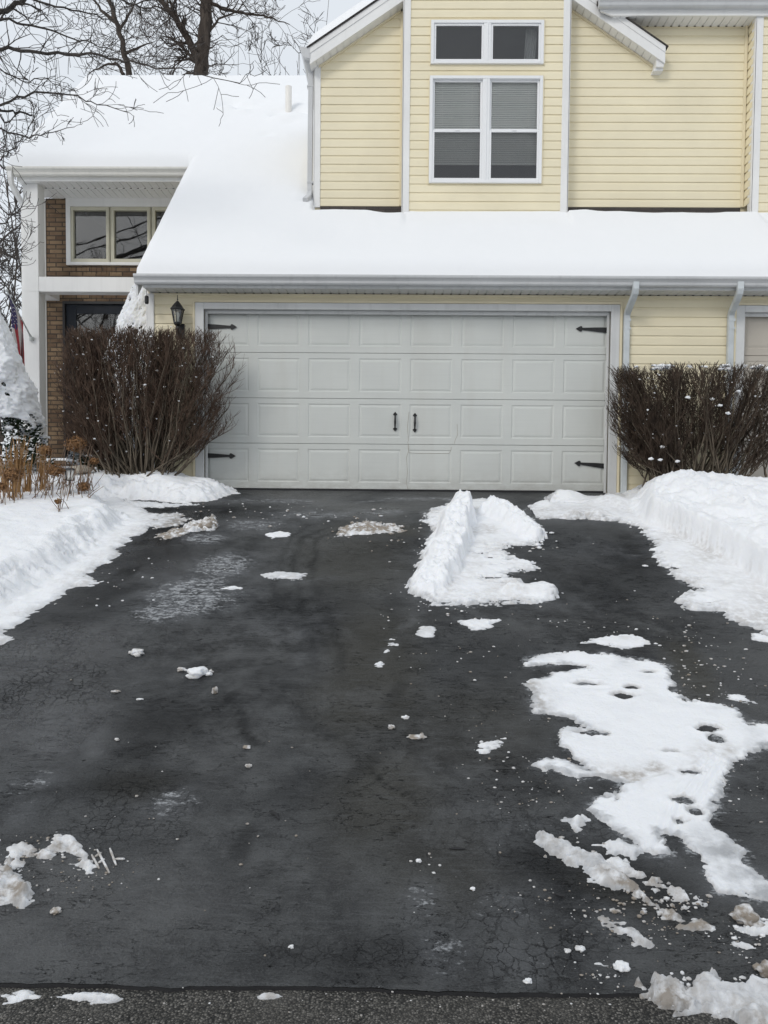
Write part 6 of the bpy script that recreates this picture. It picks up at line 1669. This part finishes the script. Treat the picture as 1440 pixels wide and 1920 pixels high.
# two dark trees behind the roof
def back_tree(pix, Yv, r0_, r1_, label, extra, seed):
    rn = random.Random(seed); b_ = P(pix[-1][0], pix[-1][1], Yv)
    root = empty('bare_tree', (b_.x, Yv, 1.6), label, 'tree')
    mb = MB(); pts = [P(x, y, Yv) for x, y in pix]; pts.append(Vector((b_.x, Yv, 1.3)))
    fine = []
    for i in range(len(pts) - 1):
        for k_ in range(3): fine.append(pts[i].lerp(pts[i + 1], k_ / 3) + Vector((rn.gauss(0, .03), 0, 0)))
    fine.append(pts[-1]); n = len(fine)
    mb.tube(fine, [r0_ + (r1_ - r0_) * i / (n - 1) for i in range(n)], 9); mb.build('trunk', M['bark'], root, smooth=True)
    bm_ = MB()
    for i in range(n - 3):
        for k_ in range(2):
            a = rn.uniform(0, 6.28); grow(bm_, fine[i], Vector((math.cos(a), math.sin(a) * .6, rn.uniform(-.2, .8))).normalized(), rn.uniform(.5, 1.3), r0_ * rn.uniform(.10, .22), 2, rn, .02, .6, (1, 3), .24, .0065, 5, 4)
    for pp, ra, rb, tw_ in extra:
        limb(bm_, pp, [Yv] * len(pp), [ra + (rb - ra) * i / (len(pp) - 1) for i in range(len(pp))], rn, tw_, .9, .0065, 3, 2)
    bm_.build('branches', M['bark'], root)
back_tree([(385, -260), (382, -120), (386, 0), (384, 60), (379, 110), (378, 152)], 24, .14, .25, 'thick dark bare trunk rising behind the middle of the snowy roof',
          [([(370, 110), (352, 72), (330, 35), (302, 0), (270, -50)], .12, .06, .9), ([(388, 5), (425, 19), (462, 25), (502, 31), (543, 46)], .06, .012, .6), ([(392, 60), (410, 35), (445, 20), (470, -10)], .05, .01, .9), ([(360, 108), (340, 88), (318, 70), (300, 66)], .05, .01, .9), ([(376, 130), (352, 100), (335, 112)], .05, .02, 1.2)], 5)
back_tree([(150, -220), (185, -80), (207, 0), (220, 50), (231, 90), (239, 115), (241, 152)], 25, .055, .11, 'slimmer leaning dark bare tree left of the thick trunk behind the roof',
          [([(236, 100), (262, 88), (290, 78)], .05, .01, 1.0), ([(232, 140), (218, 118), (190, 125), (165, 140)], .06, .012, 1.3), ([(215, 40), (190, 20), (170, -10)], .07, .02, 1.0), ([(222, 60), (240, 30), (255, 0)], .06, .02, 1.0)], 6)
def sapling(px, pyt, Yv, seed, label, r=.07, n=2, group='thin bare trees of the woods behind the house', depth=3, Lf=.26, wob=.12):
    rn = random.Random(seed); b_ = P(px, 700, Yv); zt = PZ(px, pyt, Yv)
    mb = MB(); 
    h_ = zt - 1.4
    root = empty('thin_bare_tree', (b_.x, Yv, 1.5), label, 'tree', group)
    pts = [Vector((b_.x + .2 * math.sin(k_ * 1.3 + seed), Yv, 1.4 + h_ * k_ / 8)) for k_ in range(9)]
    mb.tube(pts, [.6 * r * (1 - .8 * k_ / 8) for k_ in range(9)], 6); mb.build('trunk', M['bark'], root)
    mb = MB()
    for k_ in range(2, 9):
        for q in range(n):
            a = rn.uniform(0, 6.28); grow(mb, pts[k_], Vector((math.cos(a), math.sin(a), rn.uniform(.2, 1.1))).normalized(), h_ * Lf * rn.uniform(.3, .7) * (1.1 - k_ / 11), r * .35, depth - 1, rn, .05, .5, (2, 3), wob, .010, 5, 4)
    mb.build('branches', M['twig_bark'], root)
for i, (px, pyt, Yv, r, lb) in enumerate([(-60, 120, 24, .12, 'bare woodland tree just beyond the left edge behind the near branches'), (-10, 190, 27, .12, 'bare woodland tree seen at the left edge above the evergreen'), (22, 230, 23, .08, 'thin bare tree left of the white porch pillar'), (40, 300, 31, .10, 'thin bare tree showing between the left edge and the porch gutter'), (-110, 60, 30, .16, 'wide bare tree at the far left of the woods'),
                                          (8, 330, 20, .06, 'low bare tree beside the flag at the left edge'), (60, 150, 33, .08, 'bare tree rising behind the left slope of the porch roof'), (120, 90, 36, .06, 'bare tree behind the ridge at its left end'), (300, 90, 34, .06, 'thin bare tree between the two dark trunks'),
                                          (-40, 420, 19, .05, 'small bare sapling at the left edge behind the flag'), (34, 420, 18, .05, 'small bare sapling directly left of the porch pillar'), (440, 70, 36, .06, 'thin light tree just right of the thick dark trunk'), (12, 470, 22, .05, 'brushy sapling low behind the flag')]):
    sapling(px, pyt, Yv, 100 + i, lb, r)
for i, (px, pyt, lb) in enumerate([(465, 95, 'slim grey treetop above the ridge right of the thick trunk'), (495, 118, 'low grey treetop above the ridge left of the vent pipe'), (530, 85, 'spindly grey treetop above the vent pipe'), (560, 100, 'spindly grey treetop beside the gable gutter'), (610, -40, 'grey treetop showing over the snowy gable edge')]):
    sapling(px, pyt, 34, 200 + i, lb, .06, 2, 'distant grey treetops over the ridge', 3, .22, .05)
# trees across the street, which the windows mirror
for i, (x, y, h_) in enumerate(((-9, -13, 9), (-2, -16, 10), (5, -14, 9), (12, -17, 11), (-16, -18, 11), (-5.5, -11, 8))):
    rn = random.Random(300 + i); root = empty('bare_tree', (x, y, .2), ('bare tree across the street, %s' % ('first', 'second', 'third', 'fourth', 'fifth', 'sixth')[i]) + ' in the row behind the viewer', 'tree', 'trees across the street')
    mb = MB(); mb.tube([(x, y, 0), (x + .1, y, h_ * .3), (x, y + .1, h_ * .6), (x + .2, y, h_)], [.22, .18, .12, .03], 8); mb.build('trunk', M['bark'], root)
    mb = MB()
    for k_ in range(16):
        a = rn.uniform(0, 6.28); z = h_ * rn.uniform(.25, .95); grow(mb, Vector((x, y, z)), Vector((math.cos(a), math.sin(a), .6)).normalized(), rn.uniform(1.5, 3), .07, 3, rn, .05, .5, (2, 3), .12, .012, 5, 4)
    mb.build('branches', M['bark'], root)

# snow meshes without dirt marks still carry the attributes they read
for o in bpy.data.objects:
    if o.type == 'MESH' and o.data.materials and o.data.materials[0] == M['snow']:
        for nm in ('dirt', 'ice'):
            if nm not in o.data.attributes: attr_set(o.data, nm, [0.0] * len(o.data.vertices))
